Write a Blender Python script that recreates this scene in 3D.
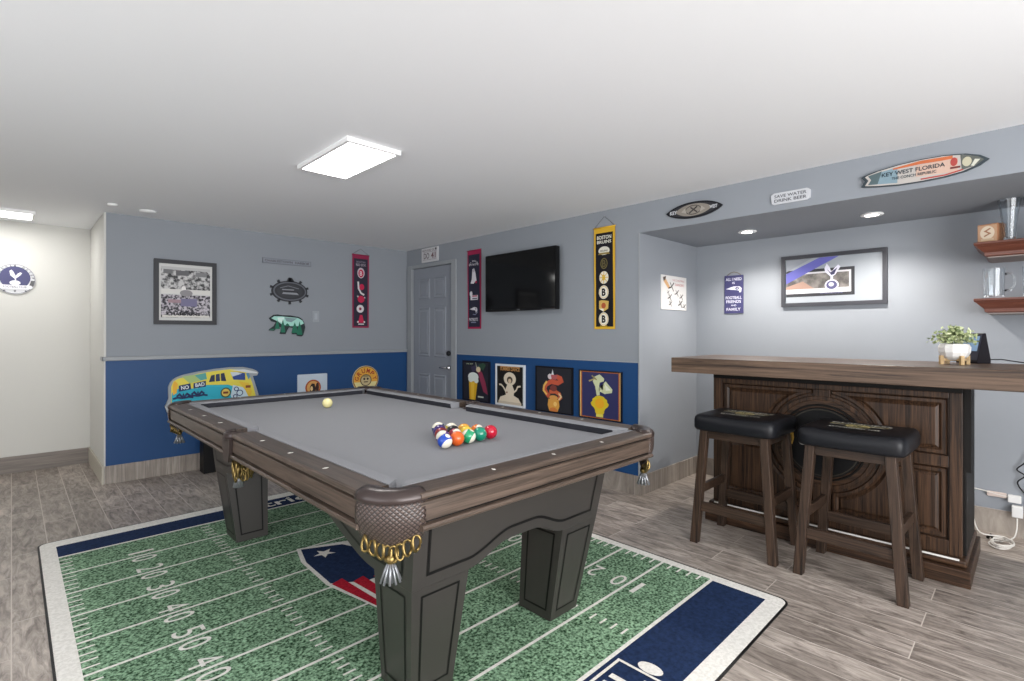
import bpy, bmesh, math, random
from mathutils import Vector, Matrix
random.seed(7)
for o in list(bpy.data.objects): bpy.data.objects.remove(o)
S = bpy.context.scene
COL = S.collection
PI = math.pi

# ------------------------------------------------------------------ camera
cd = bpy.data.cameras.new('camera'); cam = bpy.data.objects.new('camera', cd); COL.objects.link(cam)
cam.location = (0, 0, 1.26)
cam.rotation_euler = (PI/2, 0, -0.7748)
cd.sensor_width = 36; cd.lens = 511.32/1024*36
cd.shift_y = -(340.5-332.84)/1024
cd.clip_start = .05
S.camera = cam
# ------------------------------------------------------------------ world and exposure
W = bpy.data.worlds.new('world'); S.world = W; W.use_nodes = True
W.node_tree.nodes['Background'].inputs[0].default_value = (.75, .85, 1, 1)
W.node_tree.nodes['Background'].inputs[1].default_value = .6
S.view_settings.view_transform = 'Standard'; S.view_settings.look = 'None'
S.view_settings.gamma = 1; S.view_settings.use_curve_mapping = False
S.view_settings.exposure = 0.45
# unseen fill lamps, added behind and left of the camera to light the room
def area(name, loc, rot, sx, sy, power, col=(1, 1, 1)):
    l = bpy.data.lights.new(name, 'AREA'); l.shape = 'RECTANGLE'; l.size = sx; l.size_y = sy
    l.energy = power; l.color = col
    o = bpy.data.objects.new(name, l); COL.objects.link(o); o.location = loc; o.rotation_euler = rot
    return o
area('rear_fill_lamp', (0.6, -2.32, 1.15), (PI/2, 0, 0), 3.6, 1.9, 160, (1, 1, 1))
area('left_fill_lamp', (-1.93, 1.2, 1.2), (PI/2, 0, -PI/2), 3.2, 1.7, 32, (1, 1, 1))
PANEL_STRENGTH = 13.0
CAN_STRENGTH = 60.0

# ------------------------------------------------------------------ materials
def lin(c): return c/12.92 if c <= .04045 else ((c+.055)/1.055)**2.4
def rgb(h):
    h = h.lstrip('#'); return tuple(lin(int(h[i:i+2], 16)/255) for i in (0, 2, 4))+(1,)
MATS = {}
def new_mat(name):
    m = bpy.data.materials.new(name); m.use_nodes = True
    nt = m.node_tree; return m, nt, nt.nodes['Principled BSDF']
def flat(h, rough=.6, metal=0, noise=0, spec=None):
    k = (h, rough, metal, noise)
    if k in MATS: return MATS[k]
    m, nt, b = new_mat('paint_'+h.strip('#'))
    b.inputs['Base Color'].default_value = rgb(h); b.inputs['Roughness'].default_value = rough
    b.inputs['Metallic'].default_value = metal
    if spec is None and not metal and rough > .35 and max(rgb(h)[:3]) < .02: spec = .25
    if spec is not None: b.inputs['Specular IOR Level'].default_value = spec
    if noise:
        tc = nt.nodes.new('ShaderNodeTexCoord'); n = nt.nodes.new('ShaderNodeTexNoise')
        n.inputs['Scale'].default_value = 180; n.inputs['Detail'].default_value = 3
        bp = nt.nodes.new('ShaderNodeBump'); bp.inputs['Strength'].default_value = noise; bp.inputs['Distance'].default_value = .002
        nt.links.new(tc.outputs['Object'], n.inputs['Vector']); nt.links.new(n.outputs[0], bp.inputs['Height'])
        nt.links.new(bp.outputs[0], b.inputs['Normal'])
    MATS[k] = m; return m
def wood(name, c1, c2, axis='x', rough=.45, scale=9, contrast=(.3, .7), spec=.5):
    if name in MATS: return MATS[name]
    m, nt, b = new_mat(name); N = nt.nodes; L = nt.links
    tc = N.new('ShaderNodeTexCoord'); mp = N.new('ShaderNodeMapping')
    s = {'x': (.05, 1.6, 1.6), 'y': (1.6, .05, 1.6), 'z': (1.6, 1.6, .05)}[axis]
    mp.inputs['Scale'].default_value = [q*scale for q in s]
    L.new(tc.outputs['Object'], mp.inputs['Vector'])
    n1 = N.new('ShaderNodeTexNoise'); n1.inputs['Scale'].default_value = 4; n1.inputs['Detail'].default_value = 8
    n1.inputs['Roughness'].default_value = .65; n1.inputs['Distortion'].default_value = 1.2
    L.new(mp.outputs[0], n1.inputs['Vector'])
    r = N.new('ShaderNodeValToRGB'); r.color_ramp.elements[0].position = contrast[0]; r.color_ramp.elements[1].position = contrast[1]
    r.color_ramp.elements[0].color = rgb(c1); r.color_ramp.elements[1].color = rgb(c2)
    L.new(n1.outputs[0], r.inputs[0]); L.new(r.outputs[0], b.inputs['Base Color'])
    b.inputs['Roughness'].default_value = rough; b.inputs['Specular IOR Level'].default_value = spec
    bp = N.new('ShaderNodeBump'); bp.inputs['Strength'].default_value = .15; bp.inputs['Distance'].default_value = .002
    L.new(n1.outputs[0], bp.inputs['Height']); L.new(bp.outputs[0], b.inputs['Normal'])
    MATS[name] = m; return m
def plank_floor(name, tint_lo, tint_hi, grout, tile=True):
    m, nt, b = new_mat(name); N = nt.nodes; L = nt.links
    tc = N.new('ShaderNodeTexCoord'); mp = N.new('ShaderNodeMapping')
    mp.inputs['Rotation'].default_value = (0, 0, PI/2)
    L.new(tc.outputs['Object'], mp.inputs['Vector'])
    br = N.new('ShaderNodeTexBrick'); br.offset = .37; br.squash = 1
    br.inputs['Scale'].default_value = 1; br.inputs['Brick Width'].default_value = .92; br.inputs['Row Height'].default_value = .155
    br.inputs['Mortar Size'].default_value = .0022; br.inputs['Mortar Smooth'].default_value = .1
    br.inputs['Bias'].default_value = 0
    br.inputs['Color1'].default_value = (0, 0, 0, 1); br.inputs['Color2'].default_value = (1, 1, 1, 1); br.inputs['Mortar'].default_value = (.5, .5, .5, 1)
    L.new(mp.outputs[0], br.inputs['Vector'])
    # grain shifted plank by plank
    sc = N.new('ShaderNodeVectorMath'); sc.operation = 'MULTIPLY_ADD'
    L.new(br.outputs['Color'], sc.inputs[0]); sc.inputs[1].default_value = (7, 13, 5); L.new(tc.outputs['Object'], sc.inputs[2])
    m2 = N.new('ShaderNodeMapping'); m2.inputs['Scale'].default_value = (20, 4.2, 1)
    L.new(sc.outputs[0], m2.inputs['Vector'])
    n1 = N.new('ShaderNodeTexNoise'); n1.inputs['Scale'].default_value = 1.6; n1.inputs['Detail'].default_value = 9; n1.inputs['Roughness'].default_value = .68; n1.inputs['Distortion'].default_value = .9
    L.new(m2.outputs[0], n1.inputs['Vector'])
    r = N.new('ShaderNodeValToRGB'); e = r.color_ramp.elements
    e[0].position = .34; e[0].color = rgb(tint_lo); e[1].position = .64; e[1].color = rgb(tint_hi)
    L.new(n1.outputs[0], r.inputs[0])
    hs = N.new('ShaderNodeMixRGB'); hs.blend_type = 'MULTIPLY'; hs.inputs[0].default_value = .6
    r2 = N.new('ShaderNodeValToRGB'); r2.color_ramp.elements[0].color = (.55, .53, .52, 1); r2.color_ramp.elements[1].color = (1.0, 1.0, 1.0, 1)
    L.new(br.outputs['Color'], r2.inputs[0]); L.new(r.outputs[0], hs.inputs[1]); L.new(r2.outputs[0], hs.inputs[2])
    mx = N.new('ShaderNodeMixRGB'); L.new(br.outputs['Fac'], mx.inputs[0]); L.new(hs.outputs[0], mx.inputs[1]); mx.inputs[2].default_value = rgb(grout)
    n3 = N.new('ShaderNodeTexNoise'); n3.inputs['Scale'].default_value = 3.2; n3.inputs['Detail'].default_value = 4; L.new(sc.outputs[0], n3.inputs['Vector'])
    r3 = N.new('ShaderNodeValToRGB'); r3.color_ramp.elements[0].position = .35; r3.color_ramp.elements[1].position = .65; r3.color_ramp.elements[0].color = (.74, .73, .72, 1); r3.color_ramp.elements[1].color = (1, 1, 1, 1); L.new(n3.outputs[0], r3.inputs[0])
    m4 = N.new('ShaderNodeMixRGB'); m4.blend_type = 'MULTIPLY'; m4.inputs[0].default_value = 1; L.new(hs.outputs[0], m4.inputs[1]); L.new(r3.outputs[0], m4.inputs[2]); L.new(m4.outputs[0], mx.inputs[1])
    L.new(mx.outputs[0], b.inputs['Base Color'])
    b.inputs['Roughness'].default_value = .42
    bp = N.new('ShaderNodeBump'); bp.inputs['Strength'].default_value = .25; bp.inputs['Distance'].default_value = .002; bp.invert = True
    L.new(br.outputs['Fac'], bp.inputs['Height']); L.new(bp.outputs[0], b.inputs['Normal'])
    return m
def speckle(name, c1, c2, scale, rough=.95, lo=.38, hi=.62, detail=4, bump=.4, dist=.004):
    m, nt, b = new_mat(name); N = nt.nodes; L = nt.links
    tc = N.new('ShaderNodeTexCoord'); n1 = N.new('ShaderNodeTexNoise'); n1.inputs['Scale'].default_value = scale; n1.inputs['Detail'].default_value = detail
    L.new(tc.outputs['Object'], n1.inputs['Vector'])
    r = N.new('ShaderNodeValToRGB'); e = r.color_ramp.elements; e[0].position = lo; e[1].position = hi
    e[0].color = rgb(c1); e[1].color = rgb(c2); L.new(n1.outputs[0], r.inputs[0]); L.new(r.outputs[0], b.inputs['Base Color'])
    b.inputs['Roughness'].default_value = rough; b.inputs['Specular IOR Level'].default_value = .2
    bp = N.new('ShaderNodeBump'); bp.inputs['Strength'].default_value = bump; bp.inputs['Distance'].default_value = dist
    L.new(n1.outputs[0], bp.inputs['Height']); L.new(bp.outputs[0], b.inputs['Normal'])
    return m
def emit(name, col, strength):
    m, nt, b = new_mat(name); b.inputs['Base Color'].default_value = col
    b.inputs['Emission Color'].default_value = col; b.inputs['Emission Strength'].default_value = strength
    return m
def glass(name, tint=(.95, .98, 1, 1)):
    m, nt, b = new_mat(name); b.inputs['Base Color'].default_value = tint
    b.inputs['Transmission Weight'].default_value = 1; b.inputs['Roughness'].default_value = .02; b.inputs['IOR'].default_value = 1.45
    return m

M_WALL = flat('#8f949b', .75, noise=.05)
M_WHITE = flat('#cfcec9', .8, noise=.05)
M_CEIL = flat('#f0f1f3', .85, noise=.05)
M_BLUE = flat('#0d4174', .55)
M_TRIM = flat('#979b9f', .5)
M_DOOR = flat('#8b9099', .45)
M_FLOOR = plank_floor('wood_look_tile', '#776d66', '#c8bdb3', '#c0b7ae')
M_BASE = plank_floor('base_tile', '#857c75', '#b9b0a6', '#a59d95')
M_BLACK = flat('#121214', .45)
M_LEATHER = flat('#17181c', .38, noise=.12)
M_CHROME = flat('#c9c9cc', .25, 1)
M_DARKMETAL = flat('#3a3a3e', .4, .8)
M_GLASS = glass('clear_glass')

# ------------------------------------------------------------------ mesh building
class MB:
    def __init__(s): s.v = []; s.f = []; s.m = []; s.sm = []; s.uv = None
    def add(s, vs, fs, mi=0, smooth=False):
        b = len(s.v); s.v += [tuple(p) for p in vs]
        for f in fs: s.f.append(tuple(b+i for i in f)); s.m.append(mi); s.sm.append(smooth)
        return s
    def hexa(s, p, mi=0):   # 4 bottom (ccw), 4 top
        return s.add(p, [(3, 2, 1, 0), (4, 5, 6, 7), (0, 1, 5, 4), (1, 2, 6, 5), (2, 3, 7, 6), (3, 0, 4, 7)], mi)
    def box(s, x0, x1, y0, y1, z0, z1, mi=0):
        return s.hexa([(x0, y0, z0), (x1, y0, z0), (x1, y1, z0), (x0, y1, z0), (x0, y0, z1), (x1, y0, z1), (x1, y1, z1), (x0, y1, z1)], mi)
    def frustum(s, b, t, z0, z1, mi=0):  # b,t = (x0,x1,y0,y1)
        return s.hexa([(b[0], b[2], z0), (b[1], b[2], z0), (b[1], b[3], z0), (b[0], b[3], z0), (t[0], t[2], z1), (t[1], t[2], z1), (t[1], t[3], z1), (t[0], t[3], z1)], mi)
    def prism(s, poly, fa, fb, mi=0, smooth=False):   # fa/fb map 2d -> 3d for the two caps
        n = len(poly); vs = [fa(*p) for p in poly]+[fb(*p) for p in poly]
        s.add(vs, [tuple(range(n))[::-1], tuple(range(n, 2*n))], mi, False)
        return s.add(vs, [(i, (i+1) % n, n+(i+1) % n, n+i) for i in range(n)], mi, smooth)
    def tube(s, path, r, n=8, mi=0, closed=False, caps=True):
        P = [Vector(p) for p in path]; k = len(P); vs = []
        rr = r if isinstance(r, (list, tuple)) else [r]*k
        T = []
        for i in range(k):
            a = P[(i-1) % k] if (closed or i > 0) else P[i]; b = P[(i+1) % k] if (closed or i < k-1) else P[i]
            T.append((b-a).normalized())
        ref = Vector((0, 0, 1)) if abs(T[0].z) < .9 else Vector((1, 0, 0))
        nrm = (ref-T[0]*ref.dot(T[0])).normalized()
        for i in range(k):
            nrm = (nrm-T[i]*nrm.dot(T[i])).normalized(); bi = T[i].cross(nrm)
            for j in range(n):
                a = 2*PI*j/n; vs.append(P[i]+(nrm*math.cos(a)+bi*math.sin(a))*rr[i])
        fs = []
        for i in range(k if closed else k-1):
            for j in range(n):
                a = i*n+j; b = i*n+(j+1) % n; c = ((i+1) % k)*n+(j+1) % n; d = ((i+1) % k)*n+j
                fs.append((a, b, c, d))
        if caps and not closed: fs += [tuple(range(n))[::-1], tuple((k-1)*n+j for j in range(n))]
        return s.add(vs, fs, mi, True)
    def lathe(s, prof, n=24, c=(0, 0, 0), mi=0, smooth=True, caps=True):
        vs = []; k = len(prof)
        for (r, z) in prof:
            for j in range(n):
                a = 2*PI*j/n; vs.append((c[0]+r*math.cos(a), c[1]+r*math.sin(a), c[2]+z))
        fs = [(i*n+j, i*n+(j+1) % n, (i+1)*n+(j+1) % n, (i+1)*n+j) for i in range(k-1) for j in range(n)]
        if caps and prof[0][0] > 1e-6: fs.append(tuple(range(n))[::-1])
        if caps and prof[-1][0] > 1e-6: fs.append(tuple((k-1)*n+j for j in range(n)))
        return s.add(vs, fs, mi, smooth)
    def ball(s, c, r, nu=24, nv=14, mi=0, sc=(1, 1, 1)):
        vs = [(c[0], c[1], c[2]-r*sc[2])]
        for i in range(1, nv):
            t = -PI/2+PI*i/nv
            for j in range(nu):
                a = 2*PI*j/nu; vs.append((c[0]+r*sc[0]*math.cos(t)*math.cos(a), c[1]+r*sc[1]*math.cos(t)*math.sin(a), c[2]+r*sc[2]*math.sin(t)))
        vs.append((c[0], c[1], c[2]+r*sc[2])); L = len(vs)-1
        fs = [(0, 1+(j+1) % nu, 1+j) for j in range(nu)]
        for i in range(nv-2):
            for j in range(nu):
                a = 1+i*nu+j; b = 1+i*nu+(j+1) % nu; fs.append((a, b, b+nu, a+nu))
        fs += [(1+(nv-2)*nu+j, 1+(nv-2)*nu+(j+1) % nu, L) for j in range(nu)]
        return s.add(vs, fs, mi, True)
    def strip(s, path, w, nrm, mi=0, closed=False, th=.0012):   # flat raised line along a 3d polyline lying on a plane
        P = [Vector(p) for p in path]; N = Vector(nrm).normalized(); k = len(P); L = []; R = []
        for i in range(k):
            a = P[(i-1) % k] if (closed or i > 0) else None; b = P[(i+1) % k] if (closed or i < k-1) else None
            d1 = (P[i]-a).normalized() if a is not None else None; d2 = (b-P[i]).normalized() if b is not None else None
            if d1 is None: d1 = d2
            if d2 is None: d2 = d1
            n1 = N.cross(d1); n2 = N.cross(d2); mm = (n1+n2); mm = mm/max(mm.length, 1e-6); mm = mm/max(.35, mm.dot(n1))
            L.append(P[i]+mm*w/2+N*th); R.append(P[i]-mm*w/2+N*th)
        vs = L+R; fs = [(i, (i+1) % k, k+(i+1) % k, k+i) for i in range(k if closed else k-1)]
        return s.add(vs, fs, mi)
    def build(s, name, mats, parent=None, loc=(0, 0, 0), bevel=0, seg=2, recalc=True, rotz=0):
        me = bpy.data.meshes.new(name); me.from_pydata(s.v, [], s.f)
        for m in (mats if isinstance(mats, (list, tuple)) else [mats]): me.materials.append(m)
        me.polygons.foreach_set('material_index', s.m); me.polygons.foreach_set('use_smooth', s.sm)
        if recalc:
            bm = bmesh.new(); bm.from_mesh(me); bmesh.ops.recalc_face_normals(bm, faces=bm.faces); bm.to_mesh(me); bm.free()
        me.update()
        o = bpy.data.objects.new(name, me); COL.objects.link(o); o.location = loc; o.rotation_euler = (0, 0, rotz)
        if parent: o.parent = parent
        if bevel:
            md = o.modifiers.new('bevel', 'BEVEL'); md.width = bevel; md.segments = seg; md.limit_method = 'ANGLE'; md.angle_limit = math.radians(40)
            md.harden_normals = False
        return o
def tag(o, label=None, cat=None, group=None, kind=None):
    if label: o['label'] = label
    if cat: o['category'] = cat
    if group: o['group'] = group
    if kind: o['kind'] = kind
    return o
def empty(name, loc, label, cat, group=None, rotz=0):
    o = bpy.data.objects.new(name, None); COL.objects.link(o); o.location = loc; o.rotation_euler = (0, 0, rotz)
    o.empty_display_size = .1
    return tag(o, label, cat, group)
def struct(name, mb, mats, bevel=0):
    return tag(mb.build(name, mats, bevel=bevel), kind='structure')
def copy_tree(o, parent=None):
    c = o.copy(); COL.objects.link(c)
    if parent is not None: c.parent = parent
    for ch in list(o.children): copy_tree(ch, c)
    return c

_T = {}
def text_mesh(s, bold=0):
    k = (s, bold)
    if k in _T: return _T[k]
    cu = bpy.data.curves.new('t', 'FONT'); cu.body = s; cu.size = 1; cu.offset = bold; cu.resolution_u = 3
    ob = bpy.data.objects.new('t', cu); COL.objects.link(ob)
    bpy.context.view_layer.update()
    me = bpy.data.meshes.new_from_object(ob)
    vs = [tuple(v.co) for v in me.vertices]; fs = [tuple(p.vertices) for p in me.polygons]
    bpy.data.objects.remove(ob); bpy.data.curves.remove(cu); bpy.data.meshes.remove(me)
    xs = [v[0] for v in vs]; ys = [v[1] for v in vs]
    x0, x1, y0, y1 = min(xs), max(xs), min(ys), max(ys)
    _T[k] = ([((v[0]-x0)/(x1-x0)-.5, (v[1]-y0)/(y1-y0)-.5) for v in vs], fs)
    return _T[k]

AX = {'back': ((1, 0, 0), (0, 0, 1)), 'right': ((0, -1, 0), (0, 0, 1)), 'floor': ((1, 0, 0), (0, 1, 0)), 'front': ((-1, 0, 0), (0, 0, 1))}
class Art:
    """flat printed or cut-out thing: slab with coloured shapes lying on its face"""
    def __init__(s, center, axes, t=.01, tilt=0, off=0):
        s.O = Vector(center); r, u = (AX[axes] if isinstance(axes, str) else axes)
        s.r = Vector(r); s.u = Vector(u); s.n = s.r.cross(s.u); s.t = t; s.mb = MB(); s.mats = []; s.k = 0; s.off = off; s.rot = tilt; s.ys = 1
    def mi(s, c, rough=.55, metal=0):
        m = flat(c, rough, metal) if isinstance(c, str) else c
        if m not in s.mats: s.mats.append(m)
        return s.mats.index(m)
    def P(s, a, b, c):
        b *= s.ys
        if s.rot: a, b = a*math.cos(s.rot)-b*math.sin(s.rot), a*math.sin(s.rot)+b*math.cos(s.rot)
        return tuple(s.r*a+s.u*b+s.n*(c+s.off))
    def slab(s, poly, c, t0=0, t1=None):
        t1 = s.t if t1 is None else t1
        s.mb.prism(poly, lambda a, b: s.P(a, b, t0), lambda a, b: s.P(a, b, t1), s.mi(c)); return s
    def slabrect(s, w, h, c, cx=0, cy=0, t0=0, t1=None):
        return s.slab([(cx-w/2, cy-h/2), (cx+w/2, cy-h/2), (cx+w/2, cy+h/2), (cx-w/2, cy+h/2)], c, t0, t1)
    def z(s, base=None):
        s.k += 1; return (s.t if base is None else base)+.0004+.00025*s.k
    def poly(s, pts, c, base=None):
        zz = s.z(base); s.mb.add([s.P(a, b, zz) for a, b in pts], [tuple(range(len(pts)))], s.mi(c)); return s
    def rect(s, cx, cy, w, h, c, base=None):
        return s.poly([(cx-w/2, cy-h/2), (cx+w/2, cy-h/2), (cx+w/2, cy+h/2), (cx-w/2, cy+h/2)], c, base)
    def ell(s, cx, cy, rx, ry, c, n=28, a0=0, a1=2*PI, base=None):
        full = abs(a1-a0-2*PI) < 1e-6
        return s.poly([(cx+rx*math.cos(a0+(a1-a0)*i/(n if full else n-1)), cy+ry*math.sin(a0+(a1-a0)*i/(n if full else n-1))) for i in range(n)], c, base)
    def ring(s, cx, cy, rx, ry, w, c, n=32, base=None):
        zz = s.z(base); vs = []
        for i in range(n):
            a = 2*PI*i/n; vs.append(s.P(cx+rx*math.cos(a), cy+ry*math.sin(a), zz))
        for i in range(n):
            a = 2*PI*i/n; vs.append(s.P(cx+(rx-w)*math.cos(a), cy+(ry-w)*math.sin(a), zz))
        s.mb.add(vs, [(i, (i+1) % n, n+(i+1) % n, n+i) for i in range(n)], s.mi(c)); return s
    def line(s, pts, w, c, closed=False, base=None):
        zz = s.z(base); s.mb.strip([s.P(a, b, zz) for a, b in pts], w, s.n, s.mi(c), closed, 0); return s
    def text(s, st, cx, cy, w, h, c, bold=.01, ang=0, base=None):
        zz = s.z(base); vs, fs = text_mesh(st, bold); ca, sa = math.cos(ang), math.sin(ang)
        s.mb.add([s.P(cx+x*w*ca-y*h*sa, cy+x*w*sa+y*h*ca, zz) for x, y in vs], fs, s.mi(c)); return s
    def arctext(s, st, cx, cy, R, a0, a1, h, c, w=None, inward=False):
        n = len(st)
        for i, ch in enumerate(st):
            if ch == ' ': continue
            a = a0+(a1-a0)*(i/(n-1) if n > 1 else .5)
            s.text(ch, cx+R*math.cos(a), cy+R*math.sin(a), w or h*.8, h, c, .02, a-PI/2 if not inward else a+PI/2)
        return s
    def star(s, cx, cy, r, c, rot=0):
        return s.poly([(cx+(r if i % 2 == 0 else r*.42)*math.cos(rot+PI/2+PI*i/5), cy+(r if i % 2 == 0 else r*.42)*math.sin(rot+PI/2+PI*i/5)) for i in range(10)], c)
    def build(s, name, label=None, cat=None, group=None, parent=None, bevel=0):
        loc = s.O if parent is None else (0, 0, 0)
        o = s.mb.build(name, s.mats, parent, loc, bevel=bevel, recalc=False)
        return tag(o, label, cat, group)
def roundrect(w, h, r, n=5, cx=0, cy=0):
    pts = []
    for (sx, sy, a0) in ((1, 1, 0), (-1, 1, PI/2), (-1, -1, PI), (1, -1, 1.5*PI)):
        for i in range(n+1):
            a = a0+PI/2*i/n; pts.append((cx+sx*(w/2-r)+r*math.cos(a), cy+sy*(h/2-r)+r*math.sin(a)))
    return pts
def ellipse(rx, ry, n=36, cx=0, cy=0): return [(cx+rx*math.cos(2*PI*i/n), cy+ry*math.sin(2*PI*i/n)) for i in range(n)]

# ------------------------------------------------------------------ the room
XW, YW, YE, HC = 3.483, 5.412, 6.43, 2.265     # right wall, blue wall, white wall, ceiling
YA, XA, ZS = 2.142, 4.437, 2.036                # alcove side, alcove back, alcove ceiling
ZR, ZB = 1.0255, .1486
XL, YR = -1.85, -2.25
XP = .548
struct('floor', MB().box(XL-.1, XA+.1, YR-.1, YE+.1, -.1, 0), M_FLOOR)
struct('ceiling', MB().box(XL-.1, XA+.1, YR-.1, YE+.1, HC, HC+.1), M_CEIL)
struct('wall_back', MB().box(XP+.016, XW+.12, YW, YW+.12, 0, HC), M_WALL)
struct('wall_partition', MB().box(XP, XP+.12, YW+.003, YE, 0, HC), M_WHITE, bevel=.006)
struct('wall_far', MB().box(XL-.1, XP+.13, YE, YE+.1, 0, HC), M_WHITE)
w = MB(); w.box(XW, XW+.12, YA, 4.506, 0, HC); w.box(XW, XW+.12, 5.286, YW, 0, HC); w.box(XW, XW+.12, 4.506, 5.286, 2.03, HC); w.box(XW+.115, XW+.12, 4.506, 5.286, 0, 2.03)
struct('wall_right', w, M_WALL)
struct('wall_header', MB().box(XW, XA+.1, YR, YA, ZS, HC), M_WALL)
struct('wall_alcove_side', MB().box(XW+.12, XA+.1, YA, YA+.12, 0, HC), M_WALL)
struct('wall_alcove_back', MB().box(XA, XA+.1, YR, YA, 0, ZS), M_WALL)
w = MB(); w.box(XL-.1, XL, YR, -.5, 0, HC); w.box(XL-.1, XL, 2.9, YE, 0, HC); w.box(XL-.1, XL, -.5, 2.9, 0, .3); w.box(XL-.1, XL, -.5, 2.9, 2.1, HC)
struct('wall_left', w, M_WHITE)
w = MB(); w.box(XL-.1, -1.3, YR-.1, YR, 0, HC); w.box(2.5, XA+.1, YR-.1, YR, 0, HC); w.box(-1.3, 2.5, YR-.1, YR, 0, .15); w.box(-1.3, 2.5, YR-.1, YR, 2.15, HC)
struct('wall_rear', w, M_WHITE)
def added_window_frame(name, axis, a0, a1, z0, z1, p, n=3):  # invented frames, out of view, around the openings for the fill lamps
    m = MB(); t = .04
    for k in range(n+1):
        c = a0+(a1-a0)*k/n
        if axis == 'y': m.box(c-t/2, c+t/2, p-.07, p-.02, z0, z1)
        else: m.box(p-.07, p-.02, c-t/2, c+t/2, z0, z1)
    for zz in (z0+t/2, z1-t/2):
        if axis == 'y': m.box(a0, a1, p-.07, p-.02, zz-t/2, zz+t/2)
        else: m.box(p-.07, p-.02, a0, a1, zz-t/2, zz+t/2)
    struct(name, m, flat('#e6e6e6', .4))
added_window_frame('added_window_1', 'y', -1.3, 2.5, .15, 2.15, YR)
added_window_frame('added_window_2', 'x', -.5, 2.9, .3, 2.1, XL)
# blue painted dado, rails and tile baseboards
struct('trim_1', MB().box(XP+.012, XW-.003, YW-.005, YW, ZB, ZR), M_BLUE)
m = MB(); m.box(XP-.012, XW, YW-.024, YW, ZR, ZR+.034); m.box(XP-.012, XP, YW-.024, YW+.12, ZR, ZR+.034)
struct('trim_2', m, M_TRIM, bevel=.005)
struct('trim_3', MB().box(XW-.005, XW, 2.155, 4.415, ZB, ZR), M_BLUE)
struct('trim_4', MB().box(XW-.007, XW, 2.15, 4.42, ZR, ZR+.008), M_TRIM)
struct('trim_5', MB().box(XW-.004, XW, YA, 2.152, 0, ZS), M_TRIM)
struct('baseboard_back', MB().box(XP+.006, XW-.02, YW-.014, YW, 0, ZB), M_BASE)
struct('baseboard_partition', MB().box(XP-.014, XP, YW-.014, YE-.014, 0, ZB), flat('#b9b3a6', .6))
struct('baseboard_far', MB().box(XL, XP-.014, YE-.014, YE, 0, ZB), wood('base_dark', '#6c6561', '#918880', 'x', .6))
struct('baseboard_right', MB().box(XW-.014, XW, YA-.014, 4.42, 0, ZB), M_BASE)
struct('baseboard_alcove_side', MB().box(XW, XA, YA-.014, YA, 0, ZB), M_BASE)
struct('baseboard_alcove_back', MB().box(XA-.014, XA, YR, YA-.014, 0, ZB), M_BASE)

# ------------------------------------------------------------------ six panel door
dr = MB(); dr.box(XW+.012, XW+.05, 4.51, 5.282, .01, 2.026)
door = tag(dr.build('door_1', M_DOOR), kind='structure')
cs = MB()
for (y0, y1, z0, z1) in ((4.42, 4.506, 0, 2.07), (5.286, 5.372, 0, 2.07), (4.506, 5.286, 2.03, 2.07)):
    cs.box(XW-.016, XW+.0, y0, y1, z0, z1)
cs.box(XW, XW+.012, 4.500, 4.512, 0, 2.03); cs.box(XW, XW+.012, 5.280, 5.292, 0, 2.03)
cs.build('door_frame', M_TRIM, door, bevel=.004)
for (y0, y1) in ((4.63, 4.86), (4.94, 5.17)):
    for (z0, z1) in ((.22, .78), (.98, 1.56), (1.66, 1.90)):
        p = MB()
        X0 = XW+.012
        o4 = [(X0, y0, z0), (X0, y1, z0), (X0, y1, z1), (X0, y0, z1)]
        i4 = [(X0+.0095, y0+.018, z0+.018), (X0+.0095, y1-.018, z0+.018), (X0+.0095, y1-.018, z1-.018), (X0+.0095, y0+.018, z1-.018)]
        r4 = [(X0-.008, y0+.012, z0+.012), (X0-.008, y1-.012, z0+.012), (X0-.008, y1-.012, z1-.012), (X0-.008, y0+.012, z1-.012)]
        q4 = [(X0-.002, y0+.03, z0+.03), (X0-.002, y1-.03, z0+.03), (X0-.002, y1-.03, z1-.03), (X0-.002, y0+.03, z1-.03)]
        s4 = [(X0-.008, y0+.05, z0+.05), (X0-.008, y1-.05, z0+.05), (X0-.008, y1-.05, z1-.05), (X0-.008, y0+.05, z1-.05)]
        vs = o4+r4+q4+s4; fs = []
        for a in range(3):
            for j in range(4): fs.append((a*4+j, a*4+(j+1) % 4, a*4+4+(j+1) % 4, a*4+4+j))
        fs.append((12, 13, 14, 15)); p.add(vs, fs)
        p.build('door_panel', M_DOOR, door)
k = MB(); k.lathe([(.001, 0), (.028, 0), (.028, .012), (.018, .02), (.016, .03)], 20)
k.tube([(0, 0, .03), (0, 0, .05), (.0, .02, .058), (0, .1, .058)], .009, 8)
kn = k.build('door_handle', M_CHROME, door, (XW+.012, 4.575, .87)); kn.rotation_euler = (0, -PI/2, 0)
k = MB(); k.lathe([(.001, 0), (.03, 0), (.03, .014), (.022, .024), (.001, .026)], 20); k.box(-.016, .016, -.004, .004, .02, .036)
kn = k.build('deadbolt', M_DARKMETAL, door, (XW+.012, 4.575, 1.03)); kn.rotation_euler = (0, -PI/2, 0)

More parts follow.
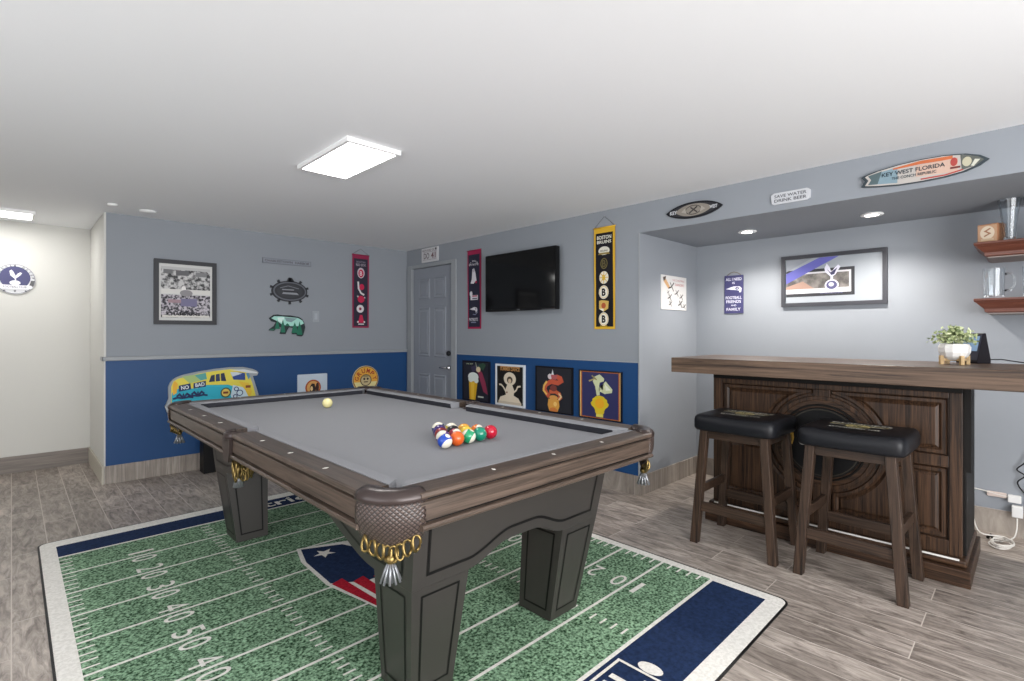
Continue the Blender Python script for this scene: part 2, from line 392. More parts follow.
# ------------------------------------------------------------------ ceiling fittings
M_PANEL = emit('led_panel', (1, .985, .96, 1), PANEL_STRENGTH)
M_FRAME = flat('#f2f2f2', .5)
def ceiling_panel(x0, x1, y0, y1, label):
    cx, cy = (x0+x1)/2, (y0+y1)/2; hx, hy = (x1-x0)/2, (y1-y0)/2
    t = empty('ceiling_light', (cx, cy, HC), label, 'ceiling light')
    f = MB(); w = .02
    f.box(-hx, hx, -hy, -hy+w, -.025, 0); f.box(-hx, hx, hy-w, hy, -.025, 0); f.box(-hx, -hx+w, -hy+w, hy-w, -.025, 0); f.box(hx-w, hx, -hy+w, hy-w, -.025, 0)
    f.build('light_frame', M_FRAME, t)
    MB().box(-hx+w, hx-w, -hy+w, hy-w, -.022, -.002).build('diffuser', M_PANEL, t)
    return t
ceiling_panel(1.222, 1.54, 2.45, 3.085, 'lit rectangular white flat panel light on the ceiling above the pool table')
ceiling_panel(-.52, .145, 5.79, 6.13, 'lit white flat panel light at the left edge near the white wall')
ceiling_panel(-.9, -.25, -1.7, -1.36, 'added unseen fill panel light on the ceiling left of the viewpoint')  # extra panel out of view, added as fill light
ceiling_panel(1.3, 1.65, -1.5, -.85, 'added unseen fill panel light on the ceiling behind the viewpoint')  # second unseen panel, added to brighten the room
M_CAN = emit('can_light', (1, .93, .84, 1), CAN_STRENGTH)
def can_light(x, y, label):
    t = empty('recessed_light', (x, y, ZS), label, 'recessed light', 'recessed lights in the alcove ceiling')
    MB().lathe([(.036, -.001), (.062, -.001), (.066, -.006), (.06, -.012), (.04, -.012), (.036, -.008), (.036, -.001)], 28, caps=False).build('trim_ring', M_FRAME, t)
    MB().lathe([(.0001, -.007), (.039, -.007), (.039, -.003), (.0001, -.003)], 28).build('lamp_lens', M_CAN, t)
    sp = bpy.data.lights.new('can', 'SPOT'); sp.energy = 44; sp.spot_size = 2.4; sp.spot_blend = .7; sp.color = (1, .94, .87); sp.shadow_soft_size = .04
    so = bpy.data.objects.new('can_bulb', sp); COL.objects.link(so); so.parent = t; so.location = (0, 0, -.02)
can_light(4.01, 1.531, 'glowing round recessed light in alcove ceiling nearer the corner')
can_light(4.01, .741, 'glowing round recessed light in alcove ceiling above the framed mirror')
for (x, y, l) in ((.805, 5.114, 'round white smoke detector on ceiling close to the top of the grey wall'), (.566, 5.027, 'smaller round white ceiling disc near the end of the grey wall')):
    r = .06 if x > .7 else .035
    d = MB().lathe([(r, 0), (r, -.008), (r*.85, -.016), (r*.4, -.019), (.0001, -.019)], 28).build('smoke_detector', flat('#eeeeee', .5), None, (x, y, HC))
    tag(d, l, 'smoke detector')

# ------------------------------------------------------------------ rug
rug_r = speckle('rug_green', '#17381f', '#9cc09e', 95, lo=.36, hi=.68, detail=5, bump=.5)
rug_n = speckle('rug_navy', '#12223f', '#203357', 60, lo=.3, hi=.75)
rug_w = speckle('rug_white', '#d6d3cc', '#e6e3dd', 90, bump=.3)
rug_rd = speckle('rug_red', '#9a1226', '#b81d34', 90)
RX0, RX1, RY0, RY1 = .108, 2.607, .797, 4.125
RC = ((RX0+RX1)/2, (RY0+RY1)/2)
A = Art((RC[0], RC[1], 0), 'floor', t=.005)
A.slab(roundrect(RX1-RX0, RY1-RY0, .05), M_BLACK)
A.k = 0
def wr(pts): return [(x-RC[0], y-RC[1]) for x, y in pts]
A.poly(roundrect(RX1-RX0-.018, RY1-RY0-.018, .045), rug_w)
def wrect(x0, x1, y0, y1, m): A.poly(wr([(x0, y0), (x1, y0), (x1, y1), (x0, y1)]), m)
wrect(.187, 2.54, 3.815, 4.01, rug_n); wrect(.187, 2.535, .885, 1.138, rug_n); wrect(.187, 2.545, 1.155, 3.795, rug_r)
yards = [3.80, 3.52, 3.244, 2.97, 2.697, 2.425, 2.16, 1.915, 1.675, 1.42, 1.15]
kk = A.k
for y in yards[1:-1]: A.k = kk; wrect(.187, 2.545, y-.007, y+.007, rug_w)
for i in range(10):
    for j in range(1, 5):
        y = yards[i]+(yards[i+1]-yards[i])*j/5
        for (x0, x1) in ((.187, .24), (.868, .918), (1.815, 1.865), (2.49, 2.545)):
            A.k = kk; wrect(x0, x1, y-.005, y+.005, rug_w)
nums = ['10', '20', '30', '40', '50', '40', '30', '20', '10']
A.k = kk+1
for y, s in zip(yards[1:-1], nums):
    for (ch, dy) in ((s[0], .055), (s[1], -.055)):
        A.k = kk+1; A.text(ch, .53-RC[0], y+dy-RC[1], .024 if ch == '1' else .060, .118, rug_w, .0, -PI/2)
        A.k = kk+1; A.text(ch, 2.20-RC[0], y-dy-RC[1], .024 if ch == '1' else .060, .118, rug_w, .0, PI/2)
A.k = kk+3
silver = '#b9bcc2'
A.poly(wr([(1.18, 2.99), (1.13, 2.80), (1.118, 2.46), (1.15, 2.30), (1.19, 2.10), (1.27, 1.86), (1.34, 1.83), (1.37, 1.95), (1.46, 1.90), (1.47, 2.05), (1.56, 2.10), (1.52, 2.25), (1.61, 2.52), (1.62, 2.78), (1.54, 2.86), (1.44, 2.90)]), rug_w)
A.poly(wr([(1.195, 2.965), (1.15, 2.78), (1.14, 2.46), (1.28, 2.36), (1.40, 2.36), (1.50, 2.45), (1.42, 2.62), (1.45, 2.75), (1.40, 2.87)]), rug_n)
for (a, b) in (((1.14, 2.45), (1.21, 2.10)), ((1.23, 2.40), (1.28, 1.95)), ((1.33, 2.38), (1.40, 2.0)), ((1.43, 2.4), (1.5, 2.12))):
    A.poly(wr([(a[0], a[1]), (a[0]+.065, a[1]+.02), (b[0]+.03, b[1]-.12), (b[0]-.01, b[1])]), rug_rd)
A.poly(wr([(1.45, 2.52), (1.55, 2.5), (1.585, 2.75), (1.52, 2.83), (1.47, 2.78)]), flat(silver, .9))
A.star(1.27-RC[0], 2.82-RC[1], .062, rug_w, .3)
A.text('Patriots', 1.45-RC[0], 3.91-RC[1], .74, .13, rug_w, .012)
# outlined block lettering in the near end zone
A.line(wr([(1.662, 1.112), (1.30, 1.112), (1.30, .93), (1.662, .93)]), .012, rug_w, True)
for i, ch in enumerate('NFL'): A.k -= (1 if i else 0); A.text(ch, 1.39+.10*i-RC[0], 1.02-RC[1], .075, .13, rug_w, .03)
A.ell(1.70-RC[0], 1.0-RC[1], .03, .05, rug_w)
A.build('football_rug', 'large rug printed as a green football field with navy end zones, under the pool table', 'rug')
RT = .0095

# ------------------------------------------------------------------ pool table
TC = (1.401, 2.488); TZ = RT
table = empty('pool_table', (TC[0], TC[1], TZ), 'brown wood pool table with grey cloth and tasselled pockets standing on the football rug', 'pool table')
W2, L2 = .716, 1.316
def z(v): return v-TZ
M_RAILX = wood('rail_wood_x', '#272019', '#64544a', 'x', .36, 14, (.3, .72))
M_RAILY = wood('rail_wood_y', '#272019', '#64544a', 'y', .36, 14, (.3, .72))
M_BODY = flat('#33302d', .36)
M_INLAY = flat('#0d0c0c', .4)
M_CLOTH = speckle('table_cloth', '#86878b', '#919296', 400, lo=.3, hi=.7, bump=.1, dist=.0005)
M_CUSH = speckle('cushion_cloth', '#86878b', '#919296', 400, lo=.3, hi=.7, bump=.1, dist=.0005)
M_CAP = flat('#3d3331', .28, .3)
M_NOSE_SHADE = flat('#25262e', .6)  # shade under the cushion nose, painted into the face colour
M_GOLD = flat('#7d6a40', .3, .85)
M_SILV = flat('#8e9094', .35, .7)
M_SIGHT = flat('#e9e6df', .3)
# bed
bed = []
cr_ = .058
def arc(cx, cy, r, a0, a1, n=8): return [(cx+r*math.cos(a0+(a1-a0)*i/n), cy+r*math.sin(a0+(a1-a0)*i/n)) for i in range(n+1)]
bx, by = .655, 1.24
bed += arc(-.612, -1.20, cr_, PI/2+.2, -.2)          # corner -x-y notch
bed += [( .5, -by)][:0]
pts = []
pts += [(-bx, -1.13)] + arc(-.612, -1.198, cr_, PI*.62, -PI*.12, 10) + [(-.54, -by), (.54, -by)]
pts += arc(.612, -1.198, cr_, PI*1.12, PI*.38, 10) + [(bx, -1.13), (bx, -.05)] + arc(bx+.005, 0, .05, -PI/2, -PI*1.5, 8)[0:] + [(bx, .05)]
pts += [(bx, 1.13)] + arc(.612, 1.198, cr_, -PI*.38, -PI*1.12, 10) + [(.54, by), (-.54, by)] + arc(-.612, 1.198, cr_, PI*.12, -PI*.62, 10)
pts += [(-bx, 1.13), (-bx, .05)] + arc(-bx-.005, 0, .05, PI/2, -PI/2, 8) + [(-bx, -.05)]
MB().prism(pts, lambda a, b: (a, b, z(.755)), lambda a, b: (a, b, z(.785))).build('bed_cloth', M_CLOTH, table)
# rails: outward profile (offset from outer edge, height)
RP = [(-.094, .790), (-.094, .8195), (-.086, .8215), (-.008, .8215), (0, .818), (.002, .810), (.001, .804), (-.010, .802), (-.010, .796), (-.002, .793), (-.001, .770), (-.001, .741), (-.008, .738), (-.008, .734), (.006, .732), (.010, .726), (.009, .719), (.004, .716), (-.03, .716), (-.03, .775)]
RPD = (7, 12)
CP = [(-.094, .780), (-.094, .8215), (-.110, .8215), (-.144, .8185), (-.149, .814), (-.145, .790), (-.143, .7855), (-.1, .7855)]
def rail(side, s0, s1, c0, c1, sights):
    """side: 'x-','x+' long rails running in y; 'y-','y+' end rails; c0,c1 = how far nose ends retreat"""
    ax = side[0]; sg = 1 if side[1] == '+' else -1; H = W2 if ax == 'x' else L2
    def mp(s): return (lambda o, zz: (sg*(H+o), s, z(zz))) if ax == 'x' else (lambda o, zz: (s, sg*(H+o), z(zz)))
    r = MB().prism(RP, mp(s0), mp(s1))
    for q in RPD: r.m[2+q] = 1; r.m[1+q] = 1
    ro = r.build('rail', [M_RAILY if ax == 'x' else M_RAILX, M_INLAY], table, bevel=.001)
    def mpc(s, c):
        def g(o, zz):
            t = max(0, (-.094-o)/.055); ss = s+c*t
            return (sg*(H+o), ss, z(zz)) if ax == 'x' else (ss, sg*(H+o), z(zz))
        return g
    cu_ = MB().prism(CP, mpc(s0, c0), mpc(s1, -c1)); cu_.m[2+4] = 1; cu_.m[2+5] = 1; cu_.build('cushion', [M_CUSH, M_NOSE_SHADE], ro)
    for s in sights:
        d = MB(); p = [(-.011, 0), (0, -.006), (.011, 0), (0, .006)] if ax == 'x' else [(-.006, 0), (0, -.011), (.006, 0), (0, .011)]
        q = H-.044
        cx, cy = (sg*q, s) if ax == 'x' else (s, sg*q)
        d.prism(p, lambda a, b: (cx+a, cy+b, z(.8205)), lambda a, b: (cx+a, cy+b, z(.8223))); d.build('sight', M_SIGHT, ro)
    return ro
D = .2932
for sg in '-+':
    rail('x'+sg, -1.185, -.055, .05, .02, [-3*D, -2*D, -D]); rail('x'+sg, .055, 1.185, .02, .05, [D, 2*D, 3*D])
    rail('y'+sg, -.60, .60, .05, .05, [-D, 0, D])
# apron body
def arch(H, leg, zp, ramp, n=10):
    out = []
    e = H-leg
    for i in range(n+1):
        t = i/n; out.append((e-ramp*t, .43+(zp-.43)*(3*t*t-2*t**3)))
    return out
hx0, hx1, hy0, hy1 = .49, .512, 1.10, 1.158
def lerp(a, b, t): return a+(b-a)*t
def tt(zz): return (zz-.43)/(.735-.43)
bm_ = MB()
def apron(kind, sg):
    H0, H1 = (hx0, hx1) if kind == 'y' else (hy0, hy1)
    A0, A1 = (hy0, hy1) if kind == 'y' else (hx0, hx1)
    zp, ramp = (.492, .20) if kind == 'y' else (.575, .55)
    ar = arch(H0, .23, zp, ramp)
    poly = [(-1, .43), ]+[(-e/H0, zz) for e, zz in ar]+[(e/H0, zz) for e, zz in ar[::-1]]+[(1, .43), (1, .735), (-1, .735)]
    def mp(inset):
        def g(s, zz):
            t = tt(zz); h = lerp(H0, H1, t); a = lerp(A0, A1, t)-inset
            ss = s*(h-inset*.98)
            return (ss, sg*a, z(zz)) if kind == 'y' else (sg*a, ss, z(zz))
        return g
    bm_.prism(poly, mp(0), mp(.03))
    # inlay line
    g = mp(0); ins = .045
    e1 = [(e/H0, zz+ins) for e, zz in ar]
    path = [(-1+ins/H0*1.3, .69), (-1+ins/H0*1.3, .43+ins)]+[(-e, zz) for e, zz in e1]+e1[::-1]+[(1-ins/H0*1.3, .43+ins), (1-ins/H0*1.3, .69)]
    nr = (0, sg, -.19) if kind == 'y' else (sg, 0, -.07)
    bm_.strip([g(*p) for p in path], .011, nr, 1, True, .0015)
for kd in 'yx':
    for sg in (1, -1): apron(kd, sg)
bm_.box(-.48, .48, -1.12, 1.12, z(.735), z(.755))
for a in (-1, 1):
    bm_.box(-.66, .66, a*1.16-.05, a*1.16+.05, z(.735), z(.754)); bm_.box(a*.56-.08, a*.56+.08, -1.15, 1.15, z(.735), z(.754))
bm_.build('table_frame', [M_BODY, M_INLAY], table, recalc=False)
# legs
for sx in (-1, 1):
    for sy in (-1, 1):
        m = MB()
        def cn(t, i):   # corner ring at height fraction t; i index
            ox = lerp(.442, hx0, t); oy = lerp(1.022, hy0, t); wx = lerp(.176, .235, t); wy = lerp(.19, .235, t)
            return [(sx*ox, sy*oy), (sx*(ox-wx), sy*oy), (sx*(ox-wx), sy*(oy-wy)), (sx*ox, sy*(oy-wy))][i]
        ring = lambda t, zz: [(cn(t, i)[0], cn(t, i)[1], zz) for i in range(4)]
        m.hexa(ring(0, 0)+ring(1, z(.4295)))
        for a, b in ((0, 1), (1, 2), (2, 3), (3, 0)):
            def fp(u, v):
                t = v; p = Vector((*cn(t, a), 0)); q = Vector((*cn(t, b), 0)); r = p.lerp(q, u); return (r.x, r.y, lerp(0, z(.4295), v))
            p0, p1, p2 = Vector(fp(0, 0)), Vector(fp(1, 0)), Vector(fp(0, 1)); n = (p1-p0).cross(p2-p0).normalized()
            c = Vector((sx*(.442-.1), sy*(1.022-.1), .2))
            if n.dot(p0-c) < 0: n = -n
            m.strip([fp(.17, .1), fp(.83, .1), fp(.83, .93), fp(.17, .93)], .008, n, 1, True, .0015)
        m.build('leg', [M_BODY, M_INLAY], table, recalc=False)
# pockets
def quilt_mat():
    m, nt, b = new_mat('quilted_leather'); N = nt.nodes; L = nt.links
    uv = N.new('ShaderNodeUVMap'); uv.uv_map = 'uv'
    sep = N.new('ShaderNodeSeparateXYZ'); L.new(uv.outputs[0], sep.inputs[0])
    def mth(op, a, b_=None):
        n = N.new('ShaderNodeMath'); n.operation = op
        for i, q in enumerate((a, b_)):
            if q is None: continue
            if isinstance(q, (int, float)): n.inputs[i].default_value = q
            else: L.new(q, n.inputs[i])
        return n.outputs[0]
    x, y = sep.outputs[0], sep.outputs[1]
    s = mth('ADD', x, y); d = mth('SUBTRACT', x, y)
    a = mth('ABSOLUTE', mth('SUBTRACT', mth('FRACT', s), .5)); c = mth('ABSOLUTE', mth('SUBTRACT', mth('FRACT', d), .5))
    mx = mth('MAXIMUM', a, c)
    r = N.new('ShaderNodeValToRGB'); e = r.color_ramp.elements; e[0].position = .30; e[0].color = rgb('#51443f'); e[1].position = .46; e[1].color = rgb('#1c1615')
    L.new(mx, r.inputs[0]); L.new(r.outputs[0], b.inputs['Base Color'])
    bp = N.new('ShaderNodeBump'); bp.invert = True; bp.inputs['Strength'].default_value = .8; bp.inputs['Distance'].default_value = .004
    L.new(mx, bp.inputs['Height']); L.new(bp.outputs[0], b.inputs['Normal']); b.inputs['Roughness'].default_value = .35
    return m
M_QUILT = quilt_mat()
M_LEATHB = flat('#3d302d', .45)
def corner_pocket(sx, sy):
    cx, cy = .592, 1.184                      # arc centre (positive quadrant; mirrored)
    def mir(p): return (sx*p[0], sy*p[1], z(p[2]))
    # casting: rounded cap swept round the corner
    prof = [(.058, .786), (.056, .812), (.064, .825), (.085, .832), (.11, .831), (.124, .824), (.132, .812), (.132, .800), (.126, .795), (.1, .79)]
    n = 16; vs = []
    for i in range(n+1):
        a = -.10+(PI/2+.20)*i/n
        for (r, zz) in prof: vs.append(mir((cx+r*math.cos(a), cy+r*math.sin(a), zz)))
    k = len(prof); fs = [(i*k+j, i*k+(j+1) % k, (i+1)*k+(j+1) % k, (i+1)*k+j) for i in range(n) for j in range(k)]
    fs += [tuple(range(k)), tuple(n*k+j for j in range(k))]
    p = MB().add(vs, fs, 0, True)
    po = p.build('pocket', M_CAP, table)
    # hanging shield
    vs = []; nn, mm = 18, 12; uvs = []
    for side in (0, 1):
        for i in range(nn+1):
            u = i/nn; a = -.06+(PI/2+.12)*u
            zb = .694-.032*math.sin(PI*u)**1.5
            for j in range(mm+1):
                v = j/mm; zz = lerp(.798, zb, v); r = .128-.012*v+.010*math.sin(PI*v)-(.006 if side else 0)-.035*v*v*math.sin(PI*u)
                vs.append(mir((cx+r*math.cos(a), cy+r*math.sin(a), zz))); uvs.append((u*13, zz*70))
    fs = []
    q = mm+1; off = (nn+1)*q
    for i in range(nn):
        for j in range(mm):
            a = i*q+j; fs.append((a, a+q, a+q+1, a+1)); fs.append((off+a, off+a+1, off+a+q+1, off+a+q))
    for i in range(nn): fs.append((i*q+mm, (i+1)*q+mm, off+(i+1)*q+mm, off+i*q+mm)); fs.append((i*q, off+i*q, off+(i+1)*q, (i+1)*q))
    for j in range(mm): fs.append((j, j+1, off+j+1, off+j)); e = nn*q+j; fs.append((e, off+e, off+e+1, e+1))
    so = MB().add(vs, fs, 0, True).build('pocket_shield', M_QUILT, po)
    me = so.data; ul = me.uv_layers.new(name='uv')
    for lp in me.loops: ul.data[lp.index].uv = uvs[lp.vertex_index]
    # pocket cup behind the shield
    c = MB(); prof = [(.054, .786), (.056, .76), (.052, .72), (.03, .70), (.001, .697)]
    c.lathe([(r, zz) for r, zz in prof], 20, (0, 0, 0))
    co = c.build('pocket_liner', M_LEATHB, po, (sx*.622, sy*1.208, -TZ))
    # gold fringe loops
    f = MB()
    for i in range(8):
        u = (i+.5)/8; a = (PI/2)*u; zb = .694-.032*math.sin(PI*u)**1.5; r = .118-.03*math.sin(PI*u)
        ctr = Vector((cx+r*math.cos(a), cy+r*math.sin(a), zb-.012)); tg = Vector((-math.sin(a), math.cos(a), 0)); w = .012; hh = .023
        path = [mir(ctr+tg*w*math.cos(t)+Vector((0, 0, hh*math.sin(t)))+Vector((math.cos(a), math.sin(a), 0))*.004*math.sin(2*t+i)) for t in [2*PI*q_/12 for q_ in range(12)]]
        f.tube(path, .0045, 6, 0, True)
    a = PI/4; ctr = (cx+.085*math.cos(a), cy+.085*math.sin(a), .635); f.ball(mir(ctr), .015, 12, 8)
    f.build('fringe', M_GOLD, po)
    t = MB()
    for i in range(20):
        th = 2*PI*i/20; rr = .006+.008*(i % 2)
        b0 = Vector(ctr)+Vector((rr*.4*math.cos(th), rr*.4*math.sin(th), -.006)); b1 = Vector(ctr)+Vector((rr*2.0*math.cos(th), rr*2.0*math.sin(th), -.062))
        t.tube([mir(b0), mir(b0.lerp(b1, .5)+Vector((0, 0, .002))), mir(b1)], .0036, 5)
    t.build('tassel', M_SILV, po)
for sx in (-1, 1):
    for sy in (-1, 1): corner_pocket(sx, sy)
for sx in (-1, 1):
    p = MB(); n = 12; vs = []; prof = [(.040, .787), (.040, .818), (.052, .8255), (.062, .818), (.062, .787)]
    for i in range(n+1):
        a = -PI/2+PI*i/n
        for r, zz in prof: vs.append((sx*(.672+r*math.cos(a)), r*math.sin(a), z(zz)))
    k = len(prof); fs = [(i*k+j, i*k+(j+1) % k, (i+1)*k+(j+1) % k, (i+1)*k+j) for i in range(n) for j in range(k)]+[tuple(range(k)), tuple(n*k+j for j in range(k))]
    po = p.add(vs, fs, 0, True).build('pocket', M_CAP, table)
    m = MB(); m.prism([(-.052, .797), (.052, .797), (.045, .73), (.030, .695), (-.030, .695), (-.045, .73)], lambda a, b: (sx*.728, a, z(b)), lambda a, b: (sx*.712, a, z(b)))
    m.build('pocket_shield', M_CAP, po, bevel=.004)
    c = MB(); c.lathe([(.044, .788), (.046, .76), (.042, .73), (.02, .71), (.001, .708)], 18); c.build('pocket_liner', M_LEATHB, po, (sx*.668, 0, -TZ))
    f = MB()
    for i in range(26):
        th = 2*PI*i*3.3/16; R_ = .020+.024*((i*7) % 5)/4; ctr = Vector((sx*(.668+R_*math.cos(th)), R_*1.5*math.sin(th), .668-.018*(i % 3)))
        tg = Vector((-math.sin(th), math.cos(th), 0)); pa = [ctr+tg*.011*math.cos(q*PI/5)+Vector((0, 0, .028*math.sin(q*PI/5))) for q in range(10)]
        f.tube([(v.x, v.y, z(v.z)) for v in pa], .0045, 6, 0, True)
    f.build('fringe', M_GOLD, po)
    t = MB()
    for i in range(16):
        th = 2*PI*i/16; t.tube([(sx*(.675+.006*math.cos(th)), .006*math.sin(th), z(.65)), (sx*(.675+.02*math.cos(th)), .02*math.sin(th), z(.572))], .0036, 5)
    t.build('tassel', M_SILV, po)

# ------------------------------------------------------------------ balls
BR = .0310; BZ = .785+BR+.0005
def ball_mat(name, col, stripe):
    m, nt, b = new_mat(name); N = nt.nodes; L = nt.links
    b.inputs['Roughness'].default_value = .12; b.inputs['Coat Weight'].default_value = .5
    tc = N.new('ShaderNodeTexCoord'); sep = N.new('ShaderNodeSeparateXYZ'); L.new(tc.outputs['Object'], sep.inputs[0])
    def mth(op, a, v):
        n = N.new('ShaderNodeMath'); n.operation = op; L.new(a, n.inputs[0]); n.inputs[1].default_value = v; return n.outputs[0]
    white = rgb('#f0ead8')
    cur = None
    mx = N.new('ShaderNodeMixRGB'); mx.inputs[1].default_value = white if stripe else rgb(col); mx.inputs[2].default_value = rgb(col)
    ab = N.new('ShaderNodeMath'); ab.operation = 'ABSOLUTE'; L.new(sep.outputs[2], ab.inputs[0])
    L.new(mth('LESS_THAN', ab.outputs[0], BR*.52), mx.inputs[0])
    m2 = N.new('ShaderNodeMixRGB'); L.new(mth('GREATER_THAN', sep.outputs[0], BR*.93), m2.inputs[0]); L.new(mx.outputs[0], m2.inputs[1]); m2.inputs[2].default_value = white
    L.new(m2.outputs[0], b.inputs['Base Color']); return m
def ball(x, y, col, stripe, label, rot=(0, 0, 0), name='billiard_ball', group='billiard balls racked in a triangle'):
    if name == 'cue_ball': mt = flat('#e9dfa2', .15)
    else: mt = ball_mat('ball_'+label.split()[0]+('_s' if stripe else ''), col, stripe)
    o = MB().ball((0, 0, 0), BR, 32, 18).build(name, mt, None, (x, y, BZ)); o.rotation_euler = rot[:3]
    if len(rot) == 4: o.rotation_euler = Vector(rot[:3]).to_track_quat('Z', 'X').to_euler()
    return tag(o, label, 'billiard ball', group)
ball(1.429, 3.129, '', False, 'cream cue ball alone towards the far end of the grey table', name='cue_ball', group=None)
b0 = Vector((1.271, 1.692)); b4 = Vector((1.533, 1.704)); apex = Vector((1.413, 1.930))
sp = [ # rows from the near base to the apex: colour, stripe, label, rotation
 [('#1746b0', 1, 'blue striped ball, near left corner of the rack', (.08, -.76, -.55, 0)), ('#e2601c', 0, 'plain orange ball in the near row between the blue stripe and green stripe', (.3, .3, .4)), ('#1f9a68', 1, 'green striped ball, middle of the near row of the rack', (.50, -.62, -.45, 0)), ('#13866a', 0, 'plain green ball in the near row beside the red ball', (0, .4, .6)), ('#bd1230', 0, 'plain red ball, near right corner of the rack', (.3, 0, .3))],
 [('#5b2a7c', 1, 'purple striped ball in second row behind the blue striped ball', (-.55, .2, .8, 0)), ('#8c1d35', 1, 'maroon striped ball in second row behind the orange ball', (1.3, .2, 0)), ('#e8c43c', 0, 'plain yellow ball in second row behind the green striped ball', (0, 0, 0)), ('#e0772a', 1, 'orange striped ball in second row behind the green ball', (1.2, .5, 0))],
 [('#7a1e28', 0, 'plain maroon ball in the middle row on its left side', (0, 0, 0)), ('#16161a', 0, 'plain black ball in the centre of the rack', (0, 0, 0)), ('#e3a53a', 0, 'plain amber ball on the right side of the middle row', (.9, .5, 0))],
 [('#3b2a6a', 0, 'plain violet ball in the fourth row on the left', (0, 0, 0)), ('#c9b02c', 1, 'pale yellow striped ball in the fourth row on the right', (.2, .1, 0))],
 [('#20306e', 1, 'white ball with navy band at the far apex of the rack', (-.3, .1, .9, 0))]]
cen = (b0+b4)/2
for r_, row in enumerate(sp):
    for i, (c_, st, lb, ro_) in enumerate(row):
        base = b0.lerp(b4, (i+r_*.5)/4); p = base+(apex-cen)*(r_/4)
        ball(p.x, p.y, c_, st, lb, ro_)

# ------------------------------------------------------------------ black box behind the table
m = MB(); m.frustum((-.075, .10, -.07, .07), (-.075, .045, -.06, .06), 0, .36); m.frustum((.085, .1005, -.0715, -.05), (.03, .0455, -.0615, -.05), .01, .355, 1)
tag(m.build('floor_bin', [flat('#101012', .5), flat('#6b6b6e', .5)], None, (1.30, 5.25, 0), bevel=.003), 'small black tapered bin on the floor by the blue wall behind the pool table', 'bin')

# ------------------------------------------------------------------ things on the grey and blue wall
def picture_noise(name, c1, c2, scale, lo=.4, hi=.6):
    return speckle(name, c1, c2, scale, rough=.4, lo=lo, hi=hi, detail=6, bump=0)
def framed(name, center, axes, w, h, fw, fcol, label, cat, t=.025):
    e = empty(name, center, label, cat)
    f = Art((0, 0, 0), axes, t)
    for (cx, cy, a, b) in ((0, h/2-fw/2, w, fw), (0, -h/2+fw/2, w, fw), (-w/2+fw/2, 0, fw, h-2*fw), (w/2-fw/2, 0, fw, h-2*fw)):
        f.slabrect(a, b, fcol, cx, cy)
    f.build('frame', parent=e, bevel=.004)
    return e
e = framed('framed_photo', (1.137, YW, 1.625), 'back', .49, .578, .036, '#2e2f34', 'black framed black and white photo collage on grey wall above the blue', 'picture')
A = Art((0, 0, 0), 'back', .012); A.slabrect(.42, .508, '#cfcfcd')
nz = picture_noise('photo_noise_light', '#3b3b3d', '#c9c8c8', 38); nz2 = picture_noise('photo_noise_dark', '#2c2b33', '#c2bcc4', 55, .42, .58)
A.rect(0, .125, .385, .205, nz); A.rect(0, -.125, .385, .205, nz2)
A.rect(-.14, .19, .07, .05, '#6a6a6c').rect(-.03, .175, .10, .045, '#5d5d60').rect(.12, .17, .09, .04, '#7b7b7d').rect(0, .215, .385, .025, '#b8b8b8')
A.rect(0, .008, .385, .04, '#d8d6d2').ell(-.02, .03, .018, .03, '#e6e4e2').ell(.0, -.005, .05, .03, '#8a878a').rect(.02, -.09, .13, .07, '#6f6b8c').rect(-.09, -.08, .1, .03, '#9c7f88').rect(0, -.215, .37, .02, '#d5d2cc')
A.text('CHAMPIONS', -.02, -.195, .26, .03, '#1b1b1d', .03)
A.build('photo_print', parent=e)
A = Art((2.04, YW, 1.99), 'back', .014); A.slabrect(.49, .052, '#777b84').rect(0, 0, .475, .038, '#8b8f98')
A.text('CHARLESTOWN  HARBOR', 0, 0, .45, .024, '#474a52', .012)
A.build('plank_sign', 'long thin grey plank sign with small lettering, topmost above the ship wheel plaque', 'sign')
# ship wheel plaque
A = Art((2.062, YW, 1.69), 'back', .02)
for i in range(10):
    a = 2*PI*(i+.5)/10; ca, sa = math.cos(a), math.sin(a); r1 = 1.22
    A.slab([(.17*ca-.008*sa, .10*sa+.008*ca), (.17*ca+.008*sa, .10*sa-.008*ca), (.165*r1*ca+.012*sa, .11*r1*sa-.012*ca), (.165*r1*ca-.012*sa, .11*r1*sa+.012*ca)], '#2b2d33')
A.slab(ellipse(.18, .108), '#2b2d33'); A.slab([(-.035, .09), (.05, .095), (.02, .14), (-.01, .142)], '#2b2d33')
A.ring(0, 0, .168, .098, .014, '#5d6068').ell(0, 0, .13, .068, '#33353b').rect(-.02, .015, .12, .01, '#8f9298').rect(.01, -.01, .14, .014, '#1c1d21').poly([(-.08, -.03), (.09, -.035), (.07, -.012), (-.07, -.012)], '#8f9298').line([(-.1, .03), (-.02, .055), (.09, .03)], .006, '#7c7f86')
A.build('ship_wheel_plaque', 'dark oval plaque shaped like a ship wheel on the grey wall above the bear', 'plaque')
# bear
A = Art((2.036, YW, 1.33), 'back', .016)
bp = [(1.858, 1.407), (1.901, 1.443), (1.94, 1.448), (1.983, 1.441), (2.07, 1.440), (2.154, 1.427), (2.19, 1.405), (2.21, 1.369), (2.222, 1.32), (2.213, 1.281), (2.20, 1.235), (2.183, 1.222), (2.14, 1.228), (2.135, 1.245), (2.085, 1.245), (2.09, 1.262), (2.112, 1.285), (2.104, 1.309), (2.054, 1.318), (2.035, 1.285), (2.018, 1.248), (1.965, 1.25), (1.968, 1.268), (1.995, 1.285), (1.99, 1.315), (1.945, 1.325), (1.905, 1.280), (1.858, 1.284), (1.862, 1.298), (1.905, 1.33), (1.925, 1.365), (1.88, 1.378)]
bp = [(x-2.036, y_-1.33) for x, y_ in bp]
A.slab(bp, '#17282b')
def shrink(p, f, c): return [(c[0]+(x-c[0])*f, c[1]+(y-c[1])*f) for x, y in p]
